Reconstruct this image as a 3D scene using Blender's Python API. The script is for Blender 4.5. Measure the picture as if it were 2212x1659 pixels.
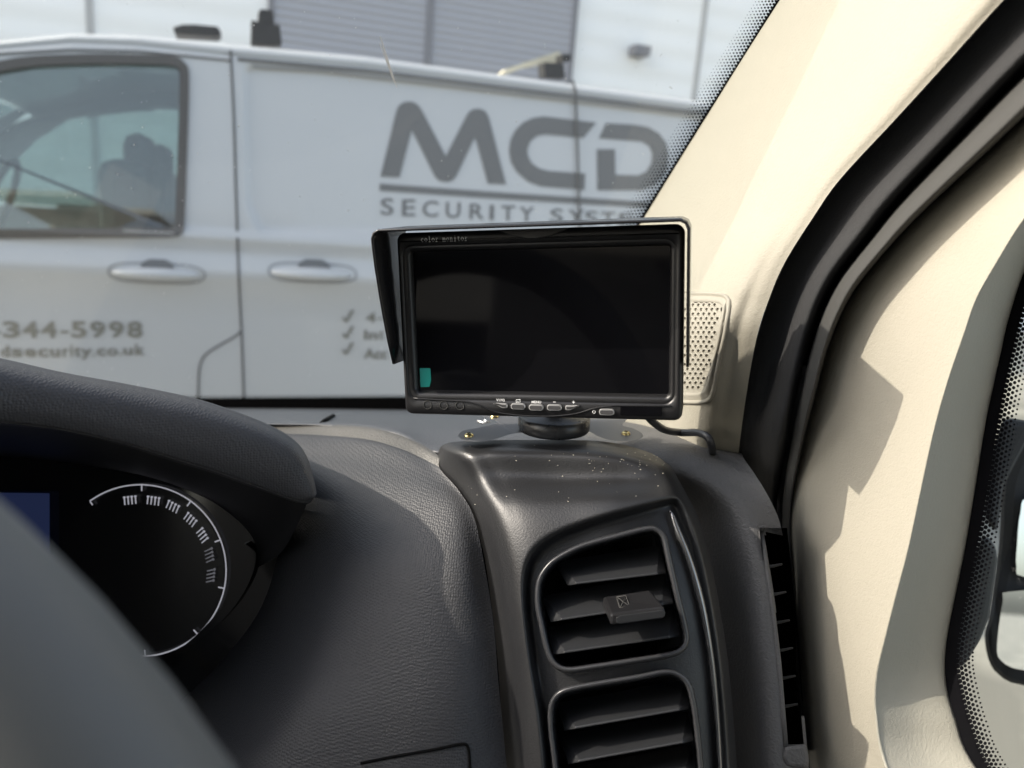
import bpy, bmesh, math, random
from mathutils import Vector, Matrix
from mathutils.bvhtree import BVHTree
random.seed(7)
D2R = math.radians
scene = bpy.context.scene
for o in list(bpy.data.objects): bpy.data.objects.remove(o)

# ------------------------------------------------------------------ camera
F = 1671.0                      # focal length in units of a 2212 px wide picture
AX = Vector((0.99678, 0.0, -0.08015)); AY = Vector((0.01836, 0.97341, 0.22833)); AZ = Vector((0.07802, -0.22907, 0.97028))
CAM = Vector((0, 0, 1.52))
def c2w(c):                     # camera frame (right, ahead, up) -> world
    c = Vector(c); return CAM + Vector((AX.dot(c), AY.dot(c), AZ.dot(c)))
def c2wd(c):
    c = Vector(c); return Vector((AX.dot(c), AY.dot(c), AZ.dot(c)))
def w2c(w):
    w = Vector(w) - CAM; return AX * w.x + AY * w.y + AZ * w.z
def P(u, v, d): return c2w(((u - 1106) / F * d, d, (829 - v) / F * d))
def proj(w):
    c = w2c(w); return (1106 + F * c.x / c.y, 829 - F * c.z / c.y) if c.y > 1e-4 else (-9e9, -9e9)
cd = bpy.data.cameras.new('camera'); cam = bpy.data.objects.new('camera', cd); scene.collection.objects.link(cam)
right, fwd, up = c2wd((1, 0, 0)), c2wd((0, 1, 0)), c2wd((0, 0, 1))
m = Matrix((right, up, -fwd)).transposed().to_4x4(); m.translation = CAM; cam.matrix_world = m
cd.sensor_width = 36; cd.lens = F / 2212 * 36; cd.clip_start = 0.01; cd.clip_end = 500
cd.dof.use_dof = True; cd.dof.focus_distance = 0.475; cd.dof.aperture_fstop = 6.6
scene.camera = cam

# ------------------------------------------------------------------ light
SUN_CAM = Vector((1.0, 0.28, -0.69))
sd = c2wd(SUN_CAM).normalized()
elev = math.asin(-sd.z); azim = math.atan2(-sd.x, -sd.y)
w = bpy.data.worlds.new('World'); scene.world = w; w.use_nodes = True
nt = w.node_tree; nt.nodes.clear()
sky = nt.nodes.new('ShaderNodeTexSky'); sky.sky_type = 'NISHITA'; sky.sun_disc = False
sky.sun_elevation = elev; sky.sun_rotation = azim; sky.air_density = 1.0; sky.dust_density = 3.0; sky.ozone_density = 1.0
bg = nt.nodes.new('ShaderNodeBackground'); bg.inputs[1].default_value = 0.15
wo = nt.nodes.new('ShaderNodeOutputWorld'); hs_ = nt.nodes.new('ShaderNodeHueSaturation'); hs_.inputs['Saturation'].default_value = .6; nt.links.new(sky.outputs[0], hs_.inputs['Color']); nt.links.new(hs_.outputs[0], bg.inputs[0]); nt.links.new(bg.outputs[0], wo.inputs[0])
ld = bpy.data.lights.new('sun', 'SUN'); ld.energy = 2.0; ld.angle = D2R(0.5); ld.color = (1.0, 0.91, 0.78)
lo = bpy.data.objects.new('sun', ld); scene.collection.objects.link(lo)
lo.rotation_mode = 'QUATERNION'; lo.rotation_quaternion = sd.to_track_quat('-Z', 'Y'); lo.location = (-3, 0, 5)
scene.view_settings.view_transform = 'Standard'; scene.view_settings.look = 'None'
scene.view_settings.exposure = 1.5; scene.view_settings.gamma = 1.0; scene.view_settings.use_curve_mapping = False

# ------------------------------------------------------------------ materials
def mat(name, col, rough=0.5, metal=0.0, spec=0.5, bump=None, coat=0.0, var=0.0, emit=None, rvar=0.0):
    m = bpy.data.materials.new(name); m.use_nodes = True; t = m.node_tree; b = t.nodes['Principled BSDF']
    b.inputs['Base Color'].default_value = (*col, 1); b.inputs['Roughness'].default_value = rough
    b.inputs['Metallic'].default_value = metal; b.inputs['Specular IOR Level'].default_value = spec
    b.inputs['Coat Weight'].default_value = coat; b.inputs['Coat Roughness'].default_value = 0.04
    tc = t.nodes.new('ShaderNodeTexCoord')
    if var or rvar:
        n = t.nodes.new('ShaderNodeTexNoise'); n.inputs['Scale'].default_value = 22; n.inputs['Detail'].default_value = 6
        t.links.new(tc.outputs['Object'], n.inputs['Vector'])
        if var:
            mx = t.nodes.new('ShaderNodeMixRGB'); mx.inputs[1].default_value = (*[c * (1 - var) for c in col], 1)
            mx.inputs[2].default_value = (*[min(1, c * (1 + var)) for c in col], 1)
            t.links.new(n.outputs['Fac'], mx.inputs[0]); t.links.new(mx.outputs[0], b.inputs['Base Color'])
        if rvar:
            mr = t.nodes.new('ShaderNodeMapRange'); mr.inputs[1].default_value = 0.3; mr.inputs[2].default_value = 0.7
            mr.inputs[3].default_value = rough - rvar; mr.inputs[4].default_value = rough + rvar
            t.links.new(n.outputs['Fac'], mr.inputs[0]); t.links.new(mr.outputs[0], b.inputs['Roughness'])
    if bump:
        kind, scale, strength, dist = bump
        if kind == 'pebble':
            v = t.nodes.new('ShaderNodeTexVoronoi'); v.inputs['Scale'].default_value = scale; v.inputs['Randomness'].default_value = 0.45
            t.links.new(tc.outputs['Object'], v.inputs['Vector']); src = v.outputs['Distance']; inv = True
        elif kind == 'leather':
            v = t.nodes.new('ShaderNodeTexVoronoi'); v.feature = 'F1'; v.inputs['Scale'].default_value = scale; v.inputs['Randomness'].default_value = 1.0
            n2 = t.nodes.new('ShaderNodeTexNoise'); n2.inputs['Scale'].default_value = scale * 0.7; n2.inputs['Detail'].default_value = 3
            mxv = t.nodes.new('ShaderNodeMixRGB'); mxv.inputs[0].default_value = 0.006
            t.links.new(tc.outputs['Object'], n2.inputs['Vector']); t.links.new(tc.outputs['Object'], mxv.inputs[1]); t.links.new(n2.outputs['Color'], mxv.inputs[2])
            t.links.new(mxv.outputs[0], v.inputs['Vector']); src = v.outputs['Distance']; inv = True
        else:
            v = t.nodes.new('ShaderNodeTexNoise'); v.inputs['Scale'].default_value = scale; v.inputs['Detail'].default_value = 2
            t.links.new(tc.outputs['Object'], v.inputs['Vector']); src = v.outputs['Fac']; inv = False
        bp = t.nodes.new('ShaderNodeBump'); bp.inputs['Strength'].default_value = strength; bp.inputs['Distance'].default_value = dist; bp.invert = inv
        t.links.new(src, bp.inputs['Height']); t.links.new(bp.outputs['Normal'], b.inputs['Normal'])
    if emit:
        b.inputs['Emission Color'].default_value = (*emit[0], 1); b.inputs['Emission Strength'].default_value = emit[1]
    return m
def glassmat(name, tint=(1, 1, 1), refl=1.0, haze=0.0):
    m = bpy.data.materials.new(name); m.use_nodes = True; t = m.node_tree; t.nodes.clear()
    tr = t.nodes.new('ShaderNodeBsdfTransparent'); tr.inputs[0].default_value = (*tint, 1)
    gl = t.nodes.new('ShaderNodeBsdfGlossy'); gl.inputs['Roughness'].default_value = 0.01
    fr = t.nodes.new('ShaderNodeFresnel'); fr.inputs[0].default_value = 1.5
    mu = t.nodes.new('ShaderNodeMath'); mu.operation = 'MULTIPLY'; mu.inputs[1].default_value = refl; mu.use_clamp = True
    mx = t.nodes.new('ShaderNodeMixShader'); out = t.nodes.new('ShaderNodeOutputMaterial')
    t.links.new(fr.outputs[0], mu.inputs[0]); t.links.new(mu.outputs[0], mx.inputs[0]); t.links.new(tr.outputs[0], mx.inputs[1]); t.links.new(gl.outputs[0], mx.inputs[2])
    last = mx
    if haze:
        df = t.nodes.new('ShaderNodeBsdfDiffuse'); df.inputs[0].default_value = (0.8, 0.8, 0.78, 1)
        m2 = t.nodes.new('ShaderNodeMixShader')
        tl = t.nodes.new('ShaderNodeBsdfTranslucent'); tl.inputs[0].default_value = (0.8, 0.8, 0.78, 1)
        ad = t.nodes.new('ShaderNodeMixShader'); ad.inputs[0].default_value = 0.5
        t.links.new(df.outputs[0], ad.inputs[1]); t.links.new(tl.outputs[0], ad.inputs[2])
        m2.inputs[0].default_value = haze
        t.links.new(mx.outputs[0], m2.inputs[1]); t.links.new(ad.outputs[0], m2.inputs[2]); last = m2
    t.links.new(last.outputs[0], out.inputs[0]); return m
M = dict(
    pad=mat('dash_pebble_grain', (.037, .038, .041), .50, bump=('pebble', 680, .75, .0005), spec=.4, var=.12),
    cowl=mat('cowl_pebble_grain', (.040, .040, .043), .46, bump=('pebble', 680, .8, .0005), spec=.45, var=.12),
    pod=mat('vent_housing_plastic', (.014, .0145, .016), .42, bump=('noise', 900, .5, .0003), spec=.5, rvar=.05),
    top=mat('dash_top_vinyl_glare', (.055, .058, .064), .36, bump=('leather', 480, .5, .0005), spec=.5, var=.1),  # bluish base colour lifted to hold the sky glare on the dash top
    leather=mat('dash_side_leather_grain', (.085, .085, .087), .58, bump=('leather', 460, .7, .0005), spec=.5, var=.1),
    cream=mat('cream_trim_vinyl', (.292, .276, .230), .6, bump=('leather', 560, .38, .0004), spec=.3, var=.03),
    creamfine=mat('cream_trim_plastic', (.285, .27, .228), .5, spec=.35, var=.02),
    reveal=mat('pale_reveal_plastic', (.345, .335, .285), .5, bump=('leather', 600, .35, .0004), spec=.3, var=.03),
    rubber=mat('seal_rubber', (.020, .0205, .022), .78, bump=('leather', 600, .35, .0004), spec=.4, var=.15),
    strip=mat('grey_door_rubber', (.045, .045, .043), .7, spec=.3),
    gloss=mat('gloss_black', (.008, .008, .009), .08, spec=.5),
    trim=mat('satin_black_trim', (.034, .035, .038), .30, spec=.5, rvar=.05),
    slat=mat('vent_slat_plastic', (.019, .020, .022), .42, bump=('noise', 1500, .5, .0002)),
    dark=mat('dark_void', (.004, .004, .004), .9, spec=.1),
    black=mat('matte_black', (.012, .012, .013), .5),
    monbody=mat('monitor_plastic', (.011, .011, .012), .33, bump=('noise', 2500, .25, .0002), spec=.45),
    monshade=mat('sunshade_plastic', (.012, .012, .013), .22, spec=.5, rvar=.05),
    screen=mat('screen_glass', (.004, .004, .005), .05, spec=.15),
    teal=mat('teal_film', (.01, .26, .22), .25, spec=.5),
    white=mat('white_ink', (.75, .76, .76), .5),
    greyink=mat('grey_ink', (.40, .40, .38), .5),
    chrome=mat('chrome_button', (.62, .62, .62), .30, metal=.7),
    darkchrome=mat('dark_chrome', (.20, .20, .205), .2, metal=.8, coat=.5),
    btn=mat('button_face', (.06, .06, .062), .25),
    brass=mat('brass_screw', (.60, .48, .22), .28, metal=1.0),
    plate=mat('bracket_plate', (.085, .088, .095), .36, spec=.5),
    wheel=mat('steering_wheel_rim', (.10, .103, .10), .5, spec=.4, var=.06),
    navy=mat('info_screen', (.012, .016, .045), .3, emit=((.012, .018, .05), .3)),
    gauge=mat('gauge_face', (.009, .009, .010), .25),
    frit=mat('ceramic_frit', (.004, .004, .005), .85, spec=.05),
    van=mat('silver_white_paint', (.47, .475, .48), .33, metal=.05, coat=.45, spec=.5),
    vantxt=mat('grey_vinyl_lettering', (.125, .125, .125), .4),
    vantxt2=mat('olive_grey_vinyl_lettering', (.17, .165, .14), .4),
    creaseshade=mat('crease_shade_grey', (.22, .225, .23), .6),  # grey for painted groove and crease shade
    framerubber=mat('grey_window_rubber', (.065, .062, .060), .6),
    gap=mat('panel_gap', (.10, .10, .10), .8),
    clad=mat('white_cladding', (.80, .80, .79), .5),
    tyre=mat('tyre_rubber', (.02, .02, .02), .8),
    alloy=mat('wheel_metal', (.5, .5, .5), .35, metal=.9),
    seat=mat('seat_fabric', (.10, .105, .11), .9),
    mirror=mat('mirror_silver', (.85, .87, .88), .02, metal=1.0),
    lining=mat('roof_lining_fabric', (.62, .60, .55), .9),
    beige=mat('beige_plank', (.62, .56, .42), .6),
    swarf=mat('pale_shavings', (.75, .70, .58), .5),
    winglass=glassmat('windscreen_glass', (.93, .96, .94), 1.0, .028),
    sideglass=glassmat('side_glass', (.90, .93, .90), 1.0),
    vanglass=glassmat('tinted_van_glass', (.70, .78, .76), 3.0),
)
def claddingmat(name, col, pitch, depth, seam=None):
    m = mat(name, col, .5); t = m.node_tree; b = t.nodes['Principled BSDF']
    tc = t.nodes.new('ShaderNodeTexCoord'); sp = t.nodes.new('ShaderNodeSeparateXYZ'); t.links.new(tc.outputs['Object'], sp.inputs[0])
    mu = t.nodes.new('ShaderNodeMath'); mu.operation = 'MULTIPLY'; mu.inputs[1].default_value = 2 * math.pi / pitch; t.links.new(sp.outputs['Z'], mu.inputs[0])
    si = t.nodes.new('ShaderNodeMath'); si.operation = 'SINE'; t.links.new(mu.outputs[0], si.inputs[0])
    bp = t.nodes.new('ShaderNodeBump'); bp.inputs['Strength'].default_value = 1; bp.inputs['Distance'].default_value = depth
    t.links.new(si.outputs[0], bp.inputs['Height']); t.links.new(bp.outputs[0], b.inputs['Normal'])
    return m
M['siding'] = claddingmat('white_panel_siding', (.88, .88, .87), .30, .004)
M['shutter'] = claddingmat('grey_shutter_siding', (.36, .365, .40), .085, .006)
def groundmat():
    m = mat('pale_concrete', (.46, .44, .38), .85); t = m.node_tree; b = t.nodes['Principled BSDF']
    tc = t.nodes.new('ShaderNodeTexCoord'); n = t.nodes.new('ShaderNodeTexNoise'); n.inputs['Scale'].default_value = 1.6; n.inputs['Detail'].default_value = 9
    r = t.nodes.new('ShaderNodeValToRGB'); r.color_ramp.elements[0].position = .42; r.color_ramp.elements[0].color = (.20, .19, .16, 1)
    r.color_ramp.elements[1].position = .60; r.color_ramp.elements[1].color = (.36, .34, .285, 1)
    t.links.new(tc.outputs['Object'], n.inputs['Vector']); t.links.new(n.outputs['Fac'], r.inputs[0]); t.links.new(r.outputs[0], b.inputs['Base Color'])
    return m
M['ground'] = groundmat()

# ------------------------------------------------------------------ builders
col = scene.collection
def empty(name, loc, label=None, cat=None, rot=None, group=None):
    o = bpy.data.objects.new(name, None); col.objects.link(o); o.empty_display_size = .05
    if rot is not None:
        mm = rot.to_4x4(); mm.translation = loc; o.matrix_world = mm
    else: o.matrix_world = Matrix.Translation(loc)
    tag(o, label, cat, group); return o
def tag(o, label=None, cat=None, group=None, kind=None):
    if label: o['label'] = label
    if cat: o['category'] = cat
    if group: o['group'] = group
    if kind: o['kind'] = kind
    return o
WM = {}
def obj(name, verts, faces, m, parent=None, smooth=True, local=False, origin=None, thick=0, bev=0):
    """verts in world space (or in the parent's space when local)"""
    me = bpy.data.meshes.new(name)
    vs = [Vector(v) for v in verts]
    base = Matrix.Identity(4)
    root = parent
    if parent is not None and not local:
        base = WM[parent.name].inverted(); vs = [base @ v for v in vs]
    if parent is None and origin is not None: vs = [v - Vector(origin) for v in vs]
    me.from_pydata(vs, [], faces); me.materials.append(m); me.update()
    bm = bmesh.new(); bm.from_mesh(me); bmesh.ops.remove_doubles(bm, verts=bm.verts, dist=1e-6); bmesh.ops.recalc_face_normals(bm, faces=bm.faces); bm.to_mesh(me); bm.free()
    for p in me.polygons: p.use_smooth = smooth
    o = bpy.data.objects.new(name, me); col.objects.link(o)
    if parent is not None: o.parent = parent; WM[o.name] = WM[parent.name]
    else:
        o.location = origin or (0, 0, 0); WM[o.name] = Matrix.Translation(origin or (0, 0, 0))
    if thick:
        s = o.modifiers.new('s', 'SOLIDIFY'); s.thickness = thick; s.offset = 0
    if bev:
        s = o.modifiers.new('b', 'BEVEL'); s.width = bev; s.segments = 2; s.limit_method = 'ANGLE'; s.angle_limit = D2R(35)
    return o
def root(name, loc, label, cat, rot=None):
    o = empty(name, loc, label, cat, rot); mm = (rot.to_4x4() if rot is not None else Matrix.Identity(4)); mm.translation = loc; WM[o.name] = mm; return o
class MB:
    def __init__(s): s.v = []; s.f = []
    def add(s, vs, fs):
        k = len(s.v); s.v += [Vector(x) for x in vs]; s.f += [[i + k for i in f] for f in fs]
    def box(s, c, h, R=None):
        R = R or Matrix.Identity(3); c = Vector(c)
        vs = [c + R @ Vector((x * h[0], y * h[1], z * h[2])) for x in (-1, 1) for y in (-1, 1) for z in (-1, 1)]
        s.add(vs, [(0, 1, 3, 2), (4, 6, 7, 5), (0, 4, 5, 1), (2, 3, 7, 6), (0, 2, 6, 4), (1, 5, 7, 3)])
    def prism(s, top, bot):       # two matching outlines
        n = len(top); s.add(list(top) + list(bot), [list(range(n)), list(range(2 * n - 1, n - 1, -1))] + [(i, (i + 1) % n, n + (i + 1) % n, n + i) for i in range(n)])
    def rings(s, rings, cap0=False, cap1=False, closed=True):
        n = len(rings[0]); vs = [p for r in rings for p in r]; fs = []
        for k in range(len(rings) - 1):
            for i in range(n if closed else n - 1): fs.append((k * n + i, k * n + (i + 1) % n, (k + 1) * n + (i + 1) % n, (k + 1) * n + i))
        if cap0: fs.append(list(range(n)))
        if cap1: fs.append([(len(rings) - 1) * n + i for i in range(n)])
        s.add(vs, fs)
    def tube(s, pts, r, n=10, cap=True):
        pts = [Vector(p) for p in pts]; rs = r if isinstance(r, (list, tuple)) else [r] * len(pts); rg = []; prev = None
        for i, p in enumerate(pts):
            t = (pts[min(i + 1, len(pts) - 1)] - pts[max(i - 1, 0)]).normalized()
            if prev is None: a = t.cross(Vector((0, 0, 1)) if abs(t.z) < .9 else Vector((1, 0, 0))).normalized()
            else: a = (prev - t * prev.dot(t)).normalized()
            prev = a; b = t.cross(a)
            rg.append([p + (a * math.cos(2 * math.pi * k / n) + b * math.sin(2 * math.pi * k / n)) * rs[i] for k in range(n)])
        s.rings(rg, cap, cap)
    def obj(s, name, m, parent=None, **k): return obj(name, s.v, s.f, m, parent, **k)
def cr(p0, p1, p2, p3, t):
    return 0.5 * ((2 * p1) + (p2 - p0) * t + (2 * p0 - 5 * p1 + 4 * p2 - p3) * t * t + (3 * p1 - p0 - 3 * p2 + p3) * t ** 3)
def spline(pts, n):
    """n samples per segment through Vectors"""
    q = [2 * pts[0] - pts[1]] + list(pts) + [2 * pts[-1] - pts[-2]]; out = []
    for i in range(len(pts) - 1):
        for k in range(n): out.append(cr(q[i], q[i + 1], q[i + 2], q[i + 3], k / n))
    out.append(pts[-1].copy()); return out
def grid(rows, nu=8, nv=8):
    R = [[P(*p) for p in r] for r in rows]
    R = [spline(r, nu) for r in R]; cols = [spline([r[i] for r in R], nv) for i in range(len(R[0]))]
    return [[c[j] for c in cols] for j in range(len(cols[0]))]
def gmesh(G, keep=None):
    nr, nc = len(G), len(G[0]); vs = [p for r in G for p in r]; fs = []
    for j in range(nr - 1):
        for i in range(nc - 1):
            f = (j * nc + i, j * nc + i + 1, (j + 1) * nc + i + 1, (j + 1) * nc + i)
            if keep and not keep(sum((vs[k] for k in f), Vector()) / 4): continue
            fs.append(f)
    return vs, fs
def inpoly(x, y, poly):
    c = False; j = len(poly) - 1
    for i in range(len(poly)):
        xi, yi = poly[i]; xj, yj = poly[j]
        if (yi > y) != (yj > y) and x < (xj - xi) * (y - yi) / (yj - yi) + xi: c = not c
        j = i
    return c
def pdist(x, y, poly):
    b = 1e9
    for i in range(len(poly)):
        x1, y1 = poly[i]; x2, y2 = poly[(i + 1) % len(poly)]; dx, dy = x2 - x1, y2 - y1
        t = max(0, min(1, ((x - x1) * dx + (y - y1) * dy) / (dx * dx + dy * dy + 1e-9)))
        b = min(b, math.hypot(x - x1 - t * dx, y - y1 - t * dy))
    return b
def smooth2(poly, n=5, closed=True):
    p = [Vector((a, b, 0)) for a, b in poly]; L = len(p); out = []
    for i in range(L if closed else L - 1):
        q = [p[(i + k - 1) % L] if closed else p[max(0, min(L - 1, i + k - 1))] for k in range(4)]
        for k in range(n): out.append(cr(*q, k / n))
    if not closed: out.append(p[-1])
    return [(a.x, a.y) for a in out]
def sst(x): x = max(0, min(1, x)); return x * x * (3 - 2 * x)
def rrect(x0, y0, x1, y1, r, n=5):
    out = []
    for cx, cy, a in ((x1 - r, y1 - r, 0), (x0 + r, y1 - r, 90), (x0 + r, y0 + r, 180), (x1 - r, y0 + r, 270)):
        for k in range(n + 1):
            t = D2R(a + 90 * k / n); out.append((cx + r * math.cos(t), cy + r * math.sin(t)))
    return out
def roundpoly(poly, r, n=5):
    """rounds corners of a polygon; r number or list"""
    out = []; L = len(poly)
    for i in range(L):
        p = Vector(poly[i]); a = Vector(poly[i - 1]); b = Vector(poly[(i + 1) % L]); rr = r[i] if isinstance(r, (list, tuple)) else r
        d1 = (a - p); d2 = (b - p); l = min(rr, d1.length * .49, d2.length * .49); p1 = p + d1.normalized() * l; p2 = p + d2.normalized() * l
        for k in range(n + 1):
            t = k / n; q = p1 * (1 - t) ** 2 + p * 2 * t * (1 - t) + p2 * t * t; out.append((q.x, q.y))
    return out
def inset(poly, d):
    L = len(poly); out = []; area = sum(poly[i][0] * poly[(i + 1) % L][1] - poly[(i + 1) % L][0] * poly[i][1] for i in range(L)); sg = 1 if area > 0 else -1
    for i in range(L):
        a = Vector(poly[i - 1]); b = Vector(poly[(i + 1) % L]); t = (b - a)
        if t.length < 1e-9: out.append(poly[i]); continue
        t.normalize(); nrm = Vector((-t.y, t.x)) * sg; out.append((poly[i][0] + nrm.x * d, poly[i][1] + nrm.y * d))
    return out
def textmesh(body, size, bold=0.0, sx=1.0, spacing=1.0):
    cu = bpy.data.curves.new('t', 'FONT'); cu.body = body; cu.size = size; cu.offset = bold; cu.space_character = spacing; cu.resolution_u = 4
    o = bpy.data.objects.new('t', cu); col.objects.link(o)
    bpy.context.view_layer.update(); dg = bpy.context.evaluated_depsgraph_get()
    me = bpy.data.meshes.new_from_object(o.evaluated_get(dg)); vs = [v.co.copy() for v in me.vertices]; fs = [list(p.vertices) for p in me.polygons]
    for v in vs: v.x *= sx
    bpy.data.objects.remove(o); bpy.data.meshes.remove(me); return vs, fs
def textfit(body, x0, x1, y0, y1, bold=0.0, spacing=1.0):
    """text mesh scaled so that its ink fills the box"""
    vs, fs = textmesh(body, 1.0, bold, 1.0, spacing)
    ax, bx = min(v.x for v in vs), max(v.x for v in vs); ay, by = min(v.y for v in vs), max(v.y for v in vs)
    for v in vs: v.x = x0 + (v.x - ax) / (bx - ax) * (x1 - x0); v.y = y0 + (v.y - ay) / (by - ay) * (y1 - y0)
    return vs, fs

# ================================================================== SETTING
g = 120
obj('ground', [(-g, -g, 0), (g, -g, 0), (g, g, 0), (-g, g, 0)], [(0, 1, 2, 3)], M['ground'], smooth=False)['kind'] = 'structure'

# ================================================================== PARKED VAN
Zw = Vector((0, 0, 1))
VX = c2wd((2.755, 1, .045)); VX.z = 0; VX.normalize(); VN = VX.cross(Zw); 
if VN.y > 0: VN = -VN
VO = P(500, 508, 2.35)
def tumble(h): return -0.14 * h if h > 0 else 0.0
def VW(u, v):
    r = P(u, v, 1.0) - CAM; o = 0; s = h = 0
    for i in range(8):
        t = (VO + VN * o - CAM).dot(VN) / r.dot(VN); q = CAM + r * t - VO; h = q.z; s = q.dot(VX); o = tumble(h)
    return s, h
_PH = [-1.02, -.98, -.8, -.55, -.40, -.26, -.17, -.135, -.118, -.10, -.07, -.045, -.02, 0.0, .006]
_PY = [.03, 0, -.012, -.006, -.004, 0, .004, .022, .026, .024, .010, .002, .012, .016, 0]
def V3(s, h, out=0.0):
    if h < .006:
        y = _PY[0]
        for i in range(len(_PH) - 1):
            if _PH[i] <= h <= _PH[i + 1]: y = _PY[i] + (_PY[i + 1] - _PY[i]) * (h - _PH[i]) / (_PH[i + 1] - _PH[i])
    else: y = tumble(h)
    return VO + VX * s + Zw * h + VN * (y + out)
van = root('parked_van', Vector((VO.x, VO.y, 0)), 'silver white panel van with grey MCD SECURITY SYSTEMS lettering parked across the windscreen view', 'van')
def lin(x, xs, ys):
    if x <= xs[0]: return ys[0]
    for i in range(len(xs) - 1):
        if x <= xs[i + 1]: t = (x - xs[i]) / (xs[i + 1] - xs[i]); return ys[i] * (1 - t) + ys[i + 1] * t
    return ys[-1]
RS = [-2.25, -2.1, -1.75, -1.35, -.95, -.75, -.59, -.42, -.25, 0, .4, 1.1, 1.6, 3.1]
RH = [-.45, -.22, -.12, -.02, .33, .43, .49, .532, .551, .561, .579, .583, .586, .588]
def roof(s): return lin(s, RS, RH)
def gut(s): return roof(s) - lin(s, [-1.35, -.6, -.25, 0, 1.6], [.02, .034, .040, .045, .045])
WINP = [VW(*p) for p in smooth2([(-60, 160), (0, 144), (70, 132), (200, 127), (300, 128), (372, 131), (392, 142), (398, 165), (395, 300), (388, 485), (378, 500), (360, 503), (0, 506), (-60, 506)], 4)]
WINP = [(-1.12, -.03), (-.80, .33)] + [p for p in WINP if p[0] > -.66]
WINP.sort(key=lambda p: 0)
WL = [(-1.14, -.035), (-.88, .27), (-.74, .375), (-.66, .402)] + [VW(*p) for p in smooth2([(-30, 150), (0, 143), (70, 132), (200, 127), (300, 128), (370, 131), (391, 141), (398, 165), (395, 300), (388, 483), (382, 497), (370, 502)], 4, False)] + [VW(0, 504)]
nS, prof = 260, None
def vprofile(s):
    hr, hg = roof(s), gut(s); b = max(hg, .02)
    pts = []
    for y, h in ((.03, -1.02), (.0, -.98), (-.012, -.8), (-.006, -.55), (-.004, -.40), (.0, -.26), (.004, -.17), (.022, -.135), (.026, -.118), (.024, -.10), (.010, -.07), (.002, -.045), (.012, -.02), (.016, 0.0)): pts.append((y, min(h, hg - .02) if h > -.2 else h))
    n = 48
    for k in range(1, n + 1):
        h = .005 + (b - .005) * k / n
        if hg < .03: h = hg
        pts.append((tumble(h), h))
    y0 = tumble(b)
    pts += [(y0 - .012, hg + .004), (y0 - .012, hg + .010), (y0 - .006, hg + .016), (y0 - .016, hr - .012), (y0 - .045, hr - .002), (y0 - .10, hr + .004), (y0 - .30, hr + .018), (y0 - .6, hr + .028), (y0 - .90, hr + .030)]
    Wd = 1.95
    return pts + [(-Wd - y, h) for y, h in reversed(pts)]
vs = []; fs = []; NS = 640; np_ = len(vprofile(0))
ss = [-2.25 + 5.35 * i / NS for i in range(NS + 1)]
PAN = [VW(*p) for p in roundpoly([(531, 141), (702, 152), (1242, 217), (1520, 252), (1560, 480), (1300, 500), (562, 500), (536, 440)], 22)]
def indent(s, h):
    if h < -.02 or s < .02 or s > 1.75 or (.10 < s < 1.4 and .04 < h < .42): return 0 if not (.10 < s < 1.4 and .04 < h < .42) else -.012
    d = pdist(s, h, PAN); ins = inpoly(s, h, PAN); return -.012 * sst(.5 + (d if ins else -d) / .016)
for s in ss:
    for y, h in vprofile(s):
        hh = h; yy = y
        if y > -1.0 and 0 < h < gut(s): yy += indent(s, h)
        q = VO + VX * s + Zw * hh + VN * yy; vs.append(q)
for i in range(NS):
    for j in range(np_ - 1):
        c = (vs[i * np_ + j] + vs[(i + 1) * np_ + j + 1]) / 2 - VO; s_, h_ = c.dot(VX), c.z
        if h_ > -.06 and abs(c.dot(VN) - 0) and (c.dot(VN) > -.3 or c.dot(VN) < -1.65) and inpoly(s_, h_, WL): continue
        if -1.33 < s_ < -.86 and h_ > -.0 and -1.75 < c.dot(VN) < -.2: continue      # windscreen opening
        fs.append((i * np_ + j, (i + 1) * np_ + j, (i + 1) * np_ + j + 1, i * np_ + j + 1))
fs.append([NS * np_ + j for j in range(np_)]); fs.append([j for j in range(np_)])
obj('body', vs, fs, M['van'], van)
def vstrip(pts, wdt, m, name, out=.003, parent=van, closed=False, d=.003):
    if not closed:
        dn = [pts[0]]
        for a, b in zip(pts, pts[1:]):
            k_ = max(1, int(math.hypot(b[0] - a[0], b[1] - a[1]) / .012)) if min(a[1], b[1]) < .03 else 1
            dn += [(a[0] + (b[0] - a[0]) * i / k_, a[1] + (b[1] - a[1]) * i / k_) for i in range(1, k_ + 1)]
        pts = dn
    mb = MB(); q = [Vector((a, b, 0)) for a, b in pts]
    L = len(q); rg = []
    for i in range(L):
        a = q[(i - 1) % L] if closed else q[max(i - 1, 0)]; b = q[(i + 1) % L] if closed else q[min(i + 1, L - 1)]
        t = (b - a).normalized(); nn = Vector((-t.y, t.x, 0)) * wdt / 2; A, B = q[i] + nn, q[i] - nn
        rg.append([V3(A.x, A.y, out), V3(B.x, B.y, out), V3(B.x, B.y, out - d), V3(A.x, A.y, out - d)])
    if closed: rg.append(rg[0])
    mb.rings(rg, not closed, not closed); return mb.obj(name, m, parent, smooth=False)
# side window: rubber surround and panes
vstrip(WL, .026, M['framerubber'], 'window_surround', .008, closed=True, d=.03)
wv = [V3(a, b, -.012) for a, b in WL]; 
o = obj('side_window', wv, [list(range(len(wv)))], M['vanglass'], van, smooth=False, thick=.003)
wv2 = [VO + VX * a + Zw * b + VN * (-1.95 - tumble(b) + .012) for a, b in WL]
o = obj('side_window', wv2, [list(range(len(wv2)))], M['vanglass'], van, smooth=False, thick=.003)
ws = [VO + VX * s + Zw * (h + .004) + VN * y for s, h, y in ((-1.33, -.01, -.16), (-.86, .385, -.25), (-.86, .385, -1.7), (-1.33, -.01, -1.79))]
obj('windscreen', ws, [(0, 1, 2, 3)], M['vanglass'], van, smooth=False, thick=.003)
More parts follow.
